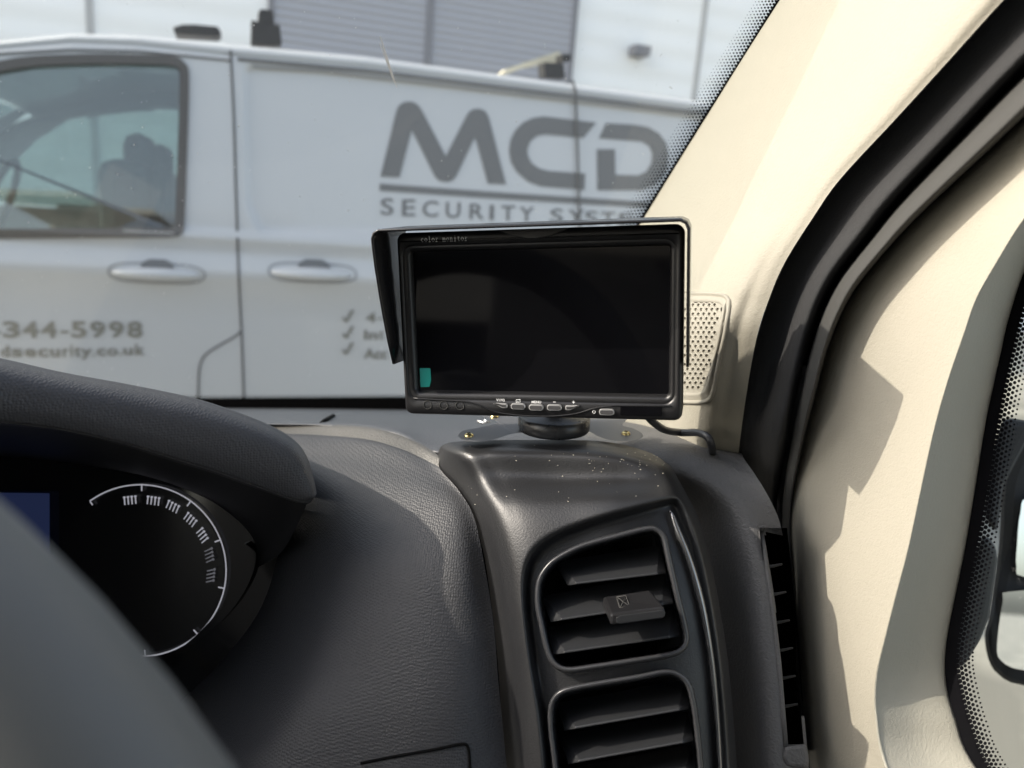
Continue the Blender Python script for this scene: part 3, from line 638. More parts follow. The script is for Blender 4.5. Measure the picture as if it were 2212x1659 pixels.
V1i, V2i = inset(V1, 7), inset(V2, 7)
vs, fs = gmesh(G, lambda c: not (inpoly(*proj(c), V1i) or inpoly(*proj(c), V2i)))
pod = obj('vent_housing', vs, fs, M['pod'], cab)
podv, podf = gmesh(G); podb = BVHTree.FromPolygons(podv, podf)
def podd(u, v): 
    h = on(podb, u, v); return w2c(h).y if h is not None else .44
def vent(Vo, slats, tab=None):
    n = len(Vo); c = (sum(p[0] for p in Vo) / n, sum(p[1] for p in Vo) / n)
    dd = [podd(*p) for p in Vo]
    # smooth depth
    for _ in range(6): dd = [(dd[i - 1] + dd[i] + dd[(i + 1) % n]) / 3 for i in range(n)]
    prof = [(-2, .006), (-1.5, -.003), (-.3, -.0062), (1.5, -.0074), (4, -.0078), (8, -.0078), (10, -.0070), (11.5, -.004), (12.5, .002), (14, .014), (18, .045)]
    rings = []
    for ins, dz in prof:
        q = inset(Vo, ins); rings.append([P(q[i][0], q[i][1], dd[i] + dz) for i in range(n)])
    mb = MB(); mb.rings(rings); fr = mb.obj('air_vent', M['trim'], cab)
    q = inset(Vo, 12); mb = MB(); mb.add([P(q[i][0], q[i][1], dd[i] + .050) for i in range(n)], [list(range(n))]); mb.obj('duct', M['dark'], fr, smooth=False)
    for (xl, yl, xr, yr, xl2, yl2, xr2, yr2, d) in slats:
        # blade: front edge (xl,yl)-(xr,yr), rear edge (xl2,yl2)-(xr2,yr2)
        N = 12; rings = []
        for k in range(N + 1):
            t = k / N; e = min(1, min(t, 1 - t) / .07); e = .35 + .65 * math.sqrt(e)
            a = P(xl + (xr - xl) * t, yl + (yr - yl) * t, d + (1 - e) * .012); b = P(xl2 + (xr2 - xl2) * t, yl2 + (yr2 - yl2) * t, d + .030)
            upv = c2wd((0, 0, 1)); ax = (b - a).normalized(); nn = (upv - ax * upv.dot(ax)).normalized(); th = .0008
            rings.append([a + nn * th * .2 , a + ax * .0006 + nn * th, a + ax * .003 + nn * th * 1.1, b + nn * th * .6, b - nn * th * .6, a + ax * .003 - nn * th * 1.1, a + ax * .0006 - nn * th, a - nn * th * .2])
        mb = MB(); mb.rings(rings, True, True); mb.obj('slat', M['slat'], fr, smooth=False, bev=.0003)
    return fr
s1 = [(1226, 1263, 1438, 1238, 1200, 1215, 1425, 1178, .441), (1190, 1342, 1454, 1303, 1170, 1288, 1435, 1240, .437), (1196, 1413, 1468, 1374, 1182, 1356, 1455, 1306, .433)]
s2 = [(1220, 1577, 1490, 1530, 1204, 1520, 1478, 1468, .430), (1228, 1649, 1498, 1600, 1210, 1590, 1486, 1536, .427), (1234, 1723, 1504, 1670, 1216, 1664, 1492, 1608, .425), (1240, 1798, 1510, 1742, 1222, 1738, 1500, 1680, .423)]
v1 = vent(V1, s1); v2 = vent(V2, s2)
for fx in (1300, 1352, 1405):                                        # upright vanes deep in the duct
    mb = MB(); mb.rings([[P(fx, 1160, .475), P(fx + 3, 1160, .475), P(fx + 3, 1160, .49), P(fx, 1160, .49)], [P(fx + 12, 1440, .475), P(fx + 15, 1440, .475), P(fx + 15, 1440, .49), P(fx + 12, 1440, .49)]], True, True); mb.obj('vane', M['dark'], v1)
# adjusting tab
def tabmesh():
    T0 = [(1302, 1288, .442), (1404, 1272, .438), (1437, 1312, .418), (1318, 1326, .420)]
    mb = MB(); top = [P(*p) for p in T0]; dn = c2wd((0, -.02, -1)).normalized() * .0062
    bot = [p + dn for p in top]; mb.prism(top, bot); return mb
tb = tabmesh().obj('vent_tab', M['monbody'], v1, smooth=False, bev=.0014)
mb = MB(); q = [(1331, 1333), (1340, 1329), (1430, 1317), (1437, 1320), (1436, 1330), (1430, 1334), (1340, 1347), (1332, 1345)]; mb.prism([P(a, b, .4165) for a, b in q], [P(a, b, .4185) for a, b in q]); mb.obj('tab_front', M['slat'], tb, smooth=False, bev=.0004)
mb = MB()
def tl(pts, r=.00022): mb.tube([P(a, b, .4365 - .00038 * (b - 1284) - .0006) for a, b in pts], r, 5)
tl([(1332, 1289), (1352, 1286), (1360, 1308), (1339, 1312), (1332, 1289)], .0003); tl([(1334, 1290), (1358, 1308)]); tl([(1352, 1288), (1340, 1311)])
for k in (0, 6, 12): tl([(1386 + k * .3, 1286 + k), (1393 + k * .3, 1283 + k), (1400 + k * .3, 1286 + k), (1407 + k * .3, 1283 + k)], .0003)
mb.obj('tab_symbols', M['strip'], tb)
# bright trim strip
ln = smooth2([(1447, 1103), (1452, 1110), (1464, 1145), (1482, 1190), (1500, 1245), (1517, 1310), (1530, 1380), (1540, 1450), (1548, 1540), (1553, 1620), (1557, 1700), (1562, 1950)], 4, False)
w_ = lambda v: lin(v, [1100, 1112, 1150, 1250, 1400, 1700], [2, 7, 10, 10, 8, 6])
mb = MB(); mb.rings([[P(a - w_(b), b, min(podd(a - 10, b), podd(a + 10, b)) + .004), P(a - w_(b) * .9, b, min(podd(a - 10, b), podd(a + 10, b)) - .001), P(a - w_(b) * .1, b, min(podd(a - 10, b), podd(a + 10, b)) - .0045), P(a + w_(b) * .8, b, min(podd(a - 10, b), podd(a + 10, b)) - .001), P(a + w_(b), b, min(podd(a - 10, b), podd(a + 10, b)) + .004)] for a, b in ln], closed=False)
mb.obj('trim_strip', M['darkchrome'], cab)

# ---- instrument cowl
SIL = [(-700,690),(-260,735),(-100,757),(0,773),(137,804),(274,829),(410,857),(503,886),(581,917),(633,948),(662,984),(679,1040),(684,1066)]
LOW = [(-700,850),(-260,885),(-100,900),(0,910),(137,927),(274,958),(390,993),(470,1018),(535,1042),(585,1060),(622,1074),(655,1083),(674,1080)]
CD = [.33,.355,.37,.385,.400,.415,.428,.437,.446,.452,.457,.460,.463]
rows = []
def crow(t, dz, dv=0, du=0): return [((1 - t) * a[0] + t * b[0] + du, (1 - t) * a[1] + t * b[1] + dv, d + dz) for a, b, d in zip(SIL, LOW, CD)]
rows.append([(a[0] - 10, a[1] + 40, d + .20) for a, d in zip(SIL, CD)])
rows.append([(a[0] - 4, a[1] + 10, d + .10) for a, d in zip(SIL, CD)])
rows += [crow(0, .035), crow(.05, .018), crow(.16, .006), crow(.35, .001), crow(.7, 0), crow(.95, .002), crow(1.0, .004)]
rows.append([(b[0] - 2, b[1] + 4, d + .009) for b, d in zip(LOW, CD)])
rows.append([(b[0] - 14, b[1] + 10, d + .05) for b, d in zip(LOW, CD)])
rows.append([(b[0] - 40, b[1] + 16, d + .12) for b, d in zip(LOW, CD)])
Gc = grid(rows, 8, 8); vs, fs = gmesh(Gc); obj('instrument_cowl', vs, fs, M['cowl'], cab)
# inner hood wall (dark) between cowl lip and instruments
wall = [[(-400, 868, .362), (0, 906, .393), (274, 955, .418), (450, 1006, .437), (560, 1046, .452), (630, 1074, .464), (662, 1092, .47)],
        [(-400, 930, .50), (0, 962, .505), (274, 1010, .52), (440, 1060, .525), (540, 1105, .53), (600, 1150, .535), (610, 1190, .54)],
        [(-400, 960, .575), (0, 985, .575), (274, 1020, .575), (420, 1065, .575), (500, 1115, .575), (545, 1170, .575), (548, 1230, .575)]]
G = grid(wall, 6, 4); vs, fs = gmesh(G); obj('cowl_lining', vs, fs, M['black'], cab)
# ---- instrument cluster
cl = obj('instrument_cluster', [P(u, v, .572) for u, v in [(-900, 900), (250, 975), (440, 1010), (590, 1080), (650, 1140), (650, 1800), (-900, 1800)]], [(0, 1, 2, 3, 4, 5, 6)], M['gloss'], cab, smooth=False)
mb = MB(); q = smooth2([(522, 1178), (545, 1186), (553, 1200), (545, 1240), (520, 1290), (480, 1340), (420, 1390), (360, 1425), (420, 1375), (475, 1315), (508, 1250)], 3); mb.prism([P(a, b, .566) for a, b in q], [P(a, b, .571) for a, b in q]); mb.obj('bezel', M['gloss'], cl, smooth=False)
cx, cy, rr_ = 303, 1232, 185
def gp(a, r, d=.5705): return P(cx + r * math.sin(D2R(a)), cy - r * math.cos(D2R(a)), d)
GD = .568
mb = MB(); mb.add([gp(a * 7.5, 181, .5712) for a in range(48)], [list(range(48))]); gf = mb.obj('gauge_face', M['gauge'], cl, smooth=False)
mb = MB(); a0, a1 = -36, 215
mb.rings([[gp(a0 + (a1 - a0) * k / 60, 184, GD), gp(a0 + (a1 - a0) * k / 60, 187, GD), gp(a0 + (a1 - a0) * k / 60, 187, GD + .001), gp(a0 + (a1 - a0) * k / 60, 184, GD + .001)] for k in range(61)], True, True)
for a in (-36, 1, 36, 69, 102, 138, 177):
    t = 1.0; l = -12 if a != -36 else -9
    mb.rings([[gp(a - .5, 184, GD), gp(a + .5, 184, GD), gp(a + .5, 184 + l, GD), gp(a - .5, 184 + l, GD)], [gp(a - .5, 184, GD + .001), gp(a + .5, 184, GD + .001), gp(a + .5, 184 + l, GD + .001), gp(a - .5, 184 + l, GD + .001)]], True, True)
M['ring'] = mat('gauge_print', (.62, .62, .66), .5, emit=((.6, .6, .68), .16)); M['ringdim'] = mat('gauge_print_dim', (.30, .30, .33), .5, emit=((.6, .6, .68), .05))
mb.obj('gauge_ring', M['ring'], cl, smooth=False)
for gi, (gu, gv) in enumerate([(281, 1080), (331, 1081), (373, 1094), (411, 1122), (437, 1156), (452, 1199), (455, 1243)]):
    ang = [-6, 8, 28, 44, 62, 82, 96][gi]; mb = MB(); tx = Vector((math.cos(D2R(ang)), math.sin(D2R(ang)))); ty = Vector((-tx.y, tx.x))
    ang2 = [0, 4, 14, 22, 18, 12, 6][gi]; 
    for k in range(4):
        c0 = Vector((gu, gv)) + tx * (k - 1.5) * 8.0; dr = Vector((-math.sin(D2R(ang * .8)), math.cos(D2R(ang * .8))))
        a_, b_ = c0 - dr * 9, c0 + dr * 9; mb.tube([P(a_.x, a_.y, .5685), P(b_.x, b_.y, .5685)], .0005, 5); mb.tube([P(a_.x, a_.y, .5683), P(a_.x + dr.x * 3, a_.y + dr.y * 3, .5683)], .0009, 6)
    mb.obj('gauge_figure', M['ring'] if gi < 5 else M['ringdim'], cl)
mb = MB(); q = [(-160, 1062), (107, 1065), (107, 1200), (-160, 1200)]; mb.prism([P(a, b, .566) for a, b in q], [P(a, b, .570) for a, b in q]); mb.obj('info_display', M['navy'], cl, smooth=False)

# ---- steering wheel (near the lens)
wc = c2w(Vector((-.0798 - .150, .136 + .03, -.0569 - .128)))
rp = c2w(Vector((-.0828, .125, -.0529)))
rad = (rp - wc).normalized(); nrm = rad.cross((fwd.cross(rad)).normalized()).normalized(); tng = nrm.cross(rad).normalized(); RR = (rp - wc).length
mb = MB(); mb.tube([wc + (rad * math.cos(2 * math.pi * k / 72 + 2.6) + tng * math.sin(2 * math.pi * k / 72 + 2.6)) * RR for k in range(73)], .0213, 24, False)
whl = mb.obj('steering_wheel', M['wheel'], cab)
mb = MB(); hub = wc + (nrm if nrm.dot(fwd) > 0 else -nrm) * .03; nn = (nrm if nrm.dot(fwd) > 0 else -nrm)
mb.tube([hub - nn * .02, hub - nn * .015, hub + nn * .03], [.055, .075, .08], 28); mb.obj('hub', M['wheel'], whl)
for a in (90, 200, 340):
    dd_ = rad * math.cos(D2R(a + 60)) + tng * math.sin(D2R(a + 60)); mb = MB(); mb.tube([hub + dd_ * .05, wc + dd_ * (RR - .005)], [.02, .012], 10); mb.obj('spoke', M['wheel'], whl)

# ---- pillar trim (right A-pillar)
E_ = [(1960,-400),(1860,-250),(1770,-125),(1690,0),(1610,125),(1540,237),(1466,355),(1395,470),(1330,575),(1290,640),(1262,740),(1245,880),(1235,1020),(1230,1120)]
S_ = [(2660,-330),(2450,-220),(2290,-125),(2167,0),(2037,144),(1935,256),(1815,386),(1757,468),(1695,567),(1661,646),(1634,731),(1608,880),(1591,1020),(1585,1120)]
rows = []
for i, (e, s) in enumerate(zip(E_, S_)):
    de = (w2c(WP(*e)).y - .004) if i < 10 else [.80, .83, .86, .88][i - 10]; ds = Dlat(.376, s[0]) + (0, .015, .05, .10)[max(0, i - 10)]; de += (0, .0, .03, .06)[max(0, i - 10)]
    r = []
    lw = .6 * sst((i - 6) / 5)
    for t, b in ((0, 0), (.015, -.008), (.4, -.010), (.72, -.014), (.9, -.0085), (1, -.001)):
        u = e[0] + (s[0] - e[0]) * t; v = e[1] + (s[1] - e[1]) * t; inv = (1 - t) / de + t / ds; r.append((u, v, (1 / inv + b) * (1 - lw) + lw * (ds - .004 if t >= .7 else 1 / inv + b)))
    rows.append(r)
G = grid(rows, 10, 8); 
GP_ = [(1425, 632), (1560, 633), (1577, 645), (1578, 668), (1562, 770), (1545, 845), (1532, 865), (1515, 870), (1425, 866)]
vs, fs = gmesh(G); pil = obj('pillar_trim', vs, fs, M['cream'], cab)
pilb = BVHTree.FromPolygons(vs, fs)
# ---- tweeter grille set in the pillar
gro = smooth2([(1430, 632), (1500, 630), (1555, 632), (1575, 641), (1580, 660), (1571, 715), (1558, 775), (1545, 845), (1535, 865), (1518, 872), (1480, 872), (1430, 868)], 3)
gri = smooth2([(1430, 655), (1500, 653), (1545, 655), (1560, 660), (1562, 672), (1552, 725), (1540, 780), (1528, 830), (1520, 843), (1505, 847), (1480, 847), (1430, 845)], 3)
n = len(gro)
gpl0, gpl1, gpl2 = on(pilb, 1440, 640), on(pilb, 1570, 650), on(pilb, 1500, 865)
gn = (gpl1 - gpl0).cross(gpl2 - gpl0).normalized(); gn = gn if gn.dot(CAM - gpl0) > 0 else -gn
def GPt(u, v, off):
    h_ = on(pilb, u, v, off)
    if h_ is not None: return h_
    r = P(u, v, 1) - CAM; t = (gpl0 + gn * off - CAM).dot(gn) / r.dot(gn); return CAM + r * t
mb = MB()
def ringat(base, d, off): return [GPt(a, b, off) for a, b in inset(base, d)]
mb.rings([ringat(gro, 0, -.004), ringat(gro, 0, .0006), ringat(gro, 2, .0018), ringat(gro, 6, .0018), ringat(gro, 8, .0006), ringat(gro, 10, .0006), ringat(gri, -7, .0020), ringat(gri, -2, .0018), ringat(gri, 0, .0010)])
gr = mb.obj('speaker_grille', M['creamfine'], cab)
Rh = 6.9; mb = MB(); hx = Rh * math.sqrt(3)
for j in range(-2, 24):
    for i in range(-2, 14):
        cx_ = 1425 + (i + (.5 if j % 2 else 0)) * hx * .98 + .0 * j; cy_ = 650 + j * Rh * 1.42
        if not (1405 < cx_ < 1575 and 640 < cy_ < 860): continue
        if not inpoly(cx_, cy_, inset(gri, -3)): continue
        A = [(cx_ + Rh * math.cos(D2R(60 * k + 30)), cy_ + Rh * .95 * math.sin(D2R(60 * k + 30))) for k in range(6)]
        B = [(cx_ + Rh * .52 * math.cos(D2R(60 * k + 30)), cy_ + Rh * .56 * math.sin(D2R(60 * k + 30))) for k in range(6)]
        if not inpoly(cx_, cy_, inset(gri, 3.5)):
            mb.add([GPt(a, b, .0013) for a, b in A], [list(range(6))]); continue
        mb.rings([[GPt(a, b, .0013) for a, b in A], [GPt(a, b, .0015) for a, b in B], [GPt(a, b, .0004) for a, b in B]])
mesh_ = mb.obj('grille_mesh', M['creamfine'], gr, smooth=False)
mb = MB(); mb.add(ringat(gri, -4, .0005), [list(range(n))]); mb.obj('grille_backing', mat('grille_backing_foam', (.10, .10, .08), .9), gr, smooth=False)

# ---- door aperture seal
S_a = [(2290,-125),(2167,0),(2037,144),(1935,256),(1815,386),(1757,468),(1695,567),(1661,646),(1634,731),(1613,831),(1596,950),(1591,1100),(1600,1300),(1640,1660),(1680,1950)]
S_b = [(2480,-90),(2330,40),(2190,175),(2080,290),(1945,432),(1880,512),(1815,595),(1778,665),(1752,745),(1731,831),(1707,950),(1688,1107),(1699,1300),(1728,1659),(1775,1950)]
rows = []
for s, e in zip(S_a, S_b):
    r = []; dL = .055 * sst((s[1] - 900) / 250)
    for t, L in ((0, .390), (.04, .391), (.15, .394), (.4, .395), (.65, .388), (.88, .392), (1, .425)):
        u = s[0] + (e[0] - s[0]) * t; v = s[1] + (e[1] - s[1]) * t; r.append((u, v, Dlat(L + dL, u)))
    rows.append(r)
G = grid(rows, 6, 8); vs, fs = gmesh(G); obj('door_seal', vs, fs, M['rubber'], cab)
ln = smooth2([(1742, 790), (1728, 845), (1706, 950), (1687, 1107), (1698, 1300), (1727, 1659), (1774, 1950)], 4, False); mb = MB(); mb.tube([P(a, b, Dlat(.408 + .03 * sst((b - 850) / 250), a)) for a, b in ln], .0032, 8); mb.obj('seal_gap_cover', M['rubber'], cab)  # black tube added to hide a bright sliver beside the seal
# grey rubber strip on the door
S_c = [(2580, -50), (2420, 75), (2262, 205), (2140, 320), (1985, 465), (1915, 540), (1850, 620), (1812, 690), (1784, 765), (1762, 850), (1734, 965), (1712, 1110), (1719, 1300), (1748, 1659), (1800, 1950)]
rows = []
for s, e in zip(S_b, S_c):
    dL = .03 * sst((s[1] - 850) / 250)
    rows.append([(s[0] + (e[0] - s[0]) * t, s[1] + (e[1] - s[1]) * t, Dlat(L + dL, s[0] + (e[0] - s[0]) * t)) for t, L in ((-.1, .425), (.04, .420), (.15, .396), (.6, .390), (.92, .395), (1.05, .43))])
G = grid(rows, 5, 6); vs, fs = gmesh(G); obj('door_edge_strip', vs, fs, M['strip'], cab)
rows = [[(a[0] + (c[0] - a[0]) * t, a[1] + (c[1] - a[1]) * t, Dlat(.500, a[0] + (c[0] - a[0]) * t)) for t in (0, .5, 1.1)] for a, c in zip(S_a, S_c)]
vs, fs = gmesh(grid(rows, 3, 4)); obj('door_gap_backing', vs, fs, M['black'], cab)  # dark sheet added behind the seal so no daylight shows through
# ---- door trim: main face, fold, reveal to the window
rows3 = [((2580,-50),(2660,60),(2740,110)),((2420,75),(2500,160),(2575,215)),((2262,205),(2360,300),(2440,345)),((2140,320),(2250,425),(2310,460)),((1985,465),(2200,488),(2256,512)),((1915,540),(2152,566),(2212,580)),((1850,620),(2108,645),(2176,684)),((1812,690),(2080,725),(2158,760)),((1784,765),(2050,812),(2141,835)),((1762,850),(2020,916),(2123,920)),((1734,965),(1992,1040),(2102,1050)),((1712,1110),(1962,1180),(2078,1190)),((1715,1220),(1934,1287),(2058,1285)),((1721,1330),(1909,1385),(2038,1390)),((1729,1420),(1891,1465),(2036,1470)),((1735,1500),(1890,1545),(2055,1550)),((1748,1659),(1915,1665),(2104,1665)),((1800,1950),(2040,1950),(2330,1950))]
rows = []
for s, f_, g_ in rows3:
    r = []
    for t, L in ((-.08, .432), (.06, .416), (.2, .4125), (.5, .410), (.85, .405), (1, .402)):
        u = s[0] + (f_[0] - s[0]) * t; v = s[1] + (f_[1] - s[1]) * t; r.append((u, v, Dlat(L, u)))
    rows.append(r)
G = grid(rows, 7, 7); vs, fs = gmesh(G); dtrim = obj('door_trim', vs, fs, M['cream'], cab)
rows = []
for s, f_, g_ in rows3:
    r = []
    for t, L in ((0, .402), (.03, .4030), (.1, .407), (.5, .426), (.97, .4445), (1.05, .449)):
        u = f_[0] + (g_[0] - f_[0]) * t; v = f_[1] + (g_[1] - f_[1]) * t; r.append((u, v, Dlat(L, u)))
    rows.append(r)
G = grid(rows, 6, 7); vs, fs = gmesh(G); obj('window_reveal', vs, fs, M['reveal'], cab)
# ---- door window
LG = .450
def DW(u, v, L=LG): return P(u, v, Dlat(L, u))
gl = [(2104, 1700), (2060, 1580), (2030, 1450), (2040, 1350), (2060, 1240), (2090, 1107), (2120, 920), (2150, 760), (2200, 600), (2300, 430), (2600, 100), (3600, -600), (5200, -600), (5200, 2400), (2700, 2400), (2330, 1980)]
dwn = obj('door_window', [DW(*p) for p in gl], [list(range(len(gl)))], M['sideglass'], cab, smooth=False)
gp_ = smooth2([(2575,215),(2440,345),(2310,460),(2212,570),(2174,684),(2147,796),(2123,916),(2092,1107),(2064,1247),(2044,1343),(2033,1426),(2045,1503),(2064,1571),(2100,1659),(2220,1830)], 5, False)
mb = MB(); mb.rings([[DW(a - 8, b, LG - .0012), DW(a + 33, b - 3, LG - .0012)] for a, b in gp_], closed=False); mb.obj('frit_band', M['frit'], dwn, smooth=False)
dots([(a + 30, b - 2) for a, b in gp_], -1, 5, 11.2, 5.4, .75, 0, lambda a, b: DW(a, b, LG - .0012), 'frit_dots', dwn, 8.2, 5)
# ---- door mirror outside
Zb = lambda x, y: (1782 + x * .3814, 1026 + y * .3814)
mr = MB()
def slab(pl, d0, d1, name, m, par, bev=.004):
    mb = MB(); mb.prism([P(a, b, d0) for a, b in pl], [P(a, b, d1) for a, b in pl]); return mb.obj(name, m, par, smooth=False, bev=bev)
hs = smooth2([Zb(1300, -260), Zb(1120, -200), Zb(1030, -30), Zb(1000, 120), Zb(985, 400), Zb(935, 780), Zb(905, 900), Zb(925, 1040), Zb(985, 1130), Zb(1127, 1190), Zb(1600, 1215), Zb(2000, 1000), Zb(2100, 200), Zb(1900, -200)], 3)
dm = slab(hs, .74, .86, 'door_mirror', M['rubber'], cab, .012)
slab(smooth2([Zb(1180, 120), Zb(1110, 200), Zb(1088, 400), Zb(1085, 520), Zb(1127, 575), Zb(1500, 590), Zb(1850, 500), Zb(1880, 150), Zb(1700, 60)], 3), .732, .739, 'mirror_glass', M['mirror'], dm, 0)
slab(smooth2([Zb(1040, 660), Zb(1008, 710), Zb(975, 960), Zb(998, 1050), Zb(1127, 1105), Zb(1500, 1120), Zb(1800, 1000), Zb(1830, 700), Zb(1400, 650)], 3), .732, .739, 'mirror_glass', M['mirror'], dm, 0)
slab([Zb(905, 330), Zb(968, 400), Zb(975, 480), Zb(930, 800), Zb(880, 930), Zb(790, 1080), Zb(720, 1100), Zb(720, 700)], .54, .66, 'mirror_mount', M['strip'], dm, .01)
slab([Zb(1010, -330), Zb(1200, -300), Zb(1010, 60), Zb(975, 330), Zb(900, 240), Zb(940, -100)], .60, .74, 'mirror_arm', M['rubber'], dm, .01)

# left end of cowl and dashboard, outside the frame, added to block the sun
mb = MB(); mb.prism([P(u, v, .33) for u, v in [(-760, 690), (-660, 740), (-660, 1900), (-1100, 1900), (-1100, 700)]], [P(u, v, .66) for u, v in [(-760, 760), (-660, 800), (-660, 1500), (-1100, 1500), (-1100, 760)]]); mb.obj('dash_end_block', M['cowl'], cab, smooth=False)
# ---- rest of the cab shell, out of the frame, for shade and reflections
def cbox(name, lo_, hi_, m, par=cab):
    c = [(a + b) / 2 for a, b in zip(lo_, hi_)]; h = [abs(a - b) / 2 for a, b in zip(lo_, hi_)]
    mb = MB(); Fd = Vector((-.45, .89, 0)).normalized(); Rt = Vector((.89, .45, 0)).normalized(); R = Matrix((Rt, Fd, Zw)).transposed(); mb.box(CAM + Rt * c[0] + Fd * c[1] + Zw * c[2], h, R); return mb.obj(name, m, par, smooth=False, bev=.06 if 'seat' in name else 0)
cbox('roof_lining', (-1.45, -.85, .50), (.42, .02, .53), M['lining'])
cbox('dash_extension', (-1.44, .15, -1.05), (-.60, .95, -.20), M['top'])
cbox('bulkhead', (-1.45, -.90, -1.1), (.46, -.86, .52), M['lining'])
cbox('floor', (-1.45, -.9, -1.12), (.46, .8, -1.08), M['black'])
cbox('driver_seat', (-.28, -.80, -.95), (.22, -.62, .05), M['seat'])
cbox('driver_seat', (-.28, -.62, -.95), (.22, -.10, -.60), M['seat'])
cbox('seat_headrest', (-.15, -.78, .07), (.09, -.66, .24), M['seat'])
cbox('passenger_seat', (-1.3, -.80, -.95), (-.45, -.62, .0), M['seat'])
cbox('door_panel', (.44, -.85, -1.1), (.47, .3, -.40), M['strip'])
cbox('door_panel', (-1.47, -.85, -1.1), (-1.44, .7, -.25), M['strip'])
cbox('rear_pillar', (.44, -.9, -.42), (.47, -.55, .5), M['lining'])

# ================================================================== MONITOR
ex = Vector((.97151, -.23650, -.01510)); ey = Vector((-.02611, -.17016, .98507)); ez = Vector((-.23554, -.95661, -.17149))
T = c2w((.01388, .45668, .03627)); Rm = Matrix((c2wd(ex), c2wd(ey), c2wd(ez))).transposed()
mon = root('color_monitor', T, 'black dashboard monitor with sunshade and a dark screen on a screwed down bracket', 'monitor', Rm)
MM = WM[mon.name]
def mring(poly, z): return [Vector((a, b, z)) for a, b in poly]
body = rrect(-.0853, -.0575, .0853, .0545, .005); rec = rrect(-.0822, -.0480, .0812, .0468, .007); scr = rrect(-.0773, -.0428, .0773, .0428, .0015)
mb = MB()
mb.rings([mring(inset(body, .010), -.030), mring(inset(body, .0015), -.026), mring(body, -.022), mring(body, -.0025), mring(inset(body, .0006), -.0008), mring(inset(body, .002), 0), mring(inset(rec, -.0008), 0), mring(rec, -.0008), mring(inset(rec, .0006), -.0014), mring(inset(rec, .0012), -.0006), mring(scr, -.0062), mring(scr, -.010)], True, False)
hous = mb.obj('housing', M['monbody'], mon, local=True)
mb = MB(); mb.prism(mring(scr, -.0068), mring(scr, -.0085)); mb.obj('screen', M['screen'], mon, local=True, smooth=False)
# sunshade: top plate and two tapering wings
mb = MB(); xo, yo, th = .0888, .0562, .0016
def wz(y): return lin(y, [-.026, -.024, .0, .03, .047, .0562], [.004, .009, .0175, .0262, .0292, .030])
path = [(-xo, -.0245), (-xo, -.010), (-xo, .005), (-xo, .02), (-xo, .035), (-xo, .046), (-xo, .051), (-xo + .0015, .0545), (-xo + .005, yo), (-.06, yo), (-.03, yo), (0, yo), (.03, yo), (.06, yo), (xo - .005, yo), (xo - .0015, .0545), (xo, .051), (xo, .046), (xo, .035), (xo, .02), (xo, .005), (xo, -.010), (xo, -.0245)]
rg = []
for i, (x, y) in enumerate(path):
    a, b = Vector(path[max(i - 1, 0)]), Vector(path[min(i + 1, len(path) - 1)]); t = (b - a).normalized(); nn = Vector((t.y, -t.x)) * th
    z1 = wz(y); yr = .0030 if y > .05 else 0; rg.append([Vector((x, y + yr, -.020)), Vector((x, y, z1 - .0006)), Vector((x + nn.x * .4, y + nn.y * .4, z1)), Vector((x + nn.x, y + nn.y, z1 - .0006)), Vector((x + nn.x, y + nn.y + yr, -.020))])
mb.rings(rg, True, True); shd = mb.obj('sunshade', M['monshade'], mon, local=True)
# finger grip on the front edge of the top
mb = MB(); q = [(-.020 + .040 * k / 10, .0535 - .0048 * math.sin(math.pi * k / 10)) for k in range(11)] + [(.020, .0542), (-.020, .0542)]; mb.prism(mring(q, .0018), mring(q, .0)); mb.obj('finger_grip', M['monbody'], mon, local=True, smooth=False, bev=.0004)
mb = MB(); mb.tube([Vector((-.0822, .0492, .0004)), Vector((.0822, .0492, .0004))], .00035, 6); mb.obj('bezel_line', M['monshade'], mon, local=True)
# curved moulding line below the buttons
mb = MB(); q = smooth2([(-.0790, -.0470), (-.060, -.0478), (-.045, -.0484), (-.036, -.0505), (-.026, -.0545), (-.012, -.0562), (.0, -.0565), (.012, -.0560), (.024, -.0542), (.034, -.0510), (.042, -.0495), (.050, -.0489), (.079, -.0486)], 4, False)
mb.tube([Vector((a, b, .0003)) for a, b in q], .0005, 6); mb.obj('moulding_line', M['monbody'], mon, local=True)
for i, x in enumerate((-.0697, -.0591, -.0487)):
    mb = MB(); mb.tube([Vector((x + .0026 * math.cos(2 * math.pi * k / 20), -.0511 + .0026 * math.sin(2 * math.pi * k / 20), .0003)) for k in range(21)], .00022, 5, False); mb.obj('blank_button', M['strip'], mon, local=True)
for i, (x, y) in enumerate(((-.0228, -.0500), (-.0116, -.0506), (-.0005, -.0510), (.0106, -.0508), (.0218, -.0503), (.0418, -.0528))):
    w2, h2 = .0045, .0019
    if i == 0: q = roundpoly([(x - w2, y + .0012), (x + w2, y + .0010), (x + w2, y - .0019), (x + w2 - .003, y - .0019)], .001, 4)
    elif i == 4: q = roundpoly([(x - w2, y + .0010), (x + w2, y + .0012), (x - w2 + .003, y - .0019), (x - w2, y - .0019)], .001, 4)
    else: q = rrect(x - w2, y - h2, x + w2, y + h2, .0017, 5)
    mb = MB(); mb.rings([mring(q, -.0005), mring(q, .0012), mring(inset(q, .0003), .0016), mring(inset(q, .0007), .0016), mring(inset(q, .0008), .0012)], False, False); bt = mb.obj('button', M['chrome'], mon, local=True, smooth=False)
    q2 = inset(q, .0007); mb = MB(); mb.prism(mring(q2, .0018), mring(q2, .0005)); mb.obj('button_cap', M['btn'], bt, local=True, smooth=False)
mb = MB(); q = rrect(.0500, -.0543, .0733, -.0492, .0003, 2); mb.rings([mring(inset(q, -.0004), .0002), mring(q, .0009), mring(inset(q, .0005), .0009)], False, True); mb.obj('sensor_window', M['screen'], mon, local=True, smooth=False)
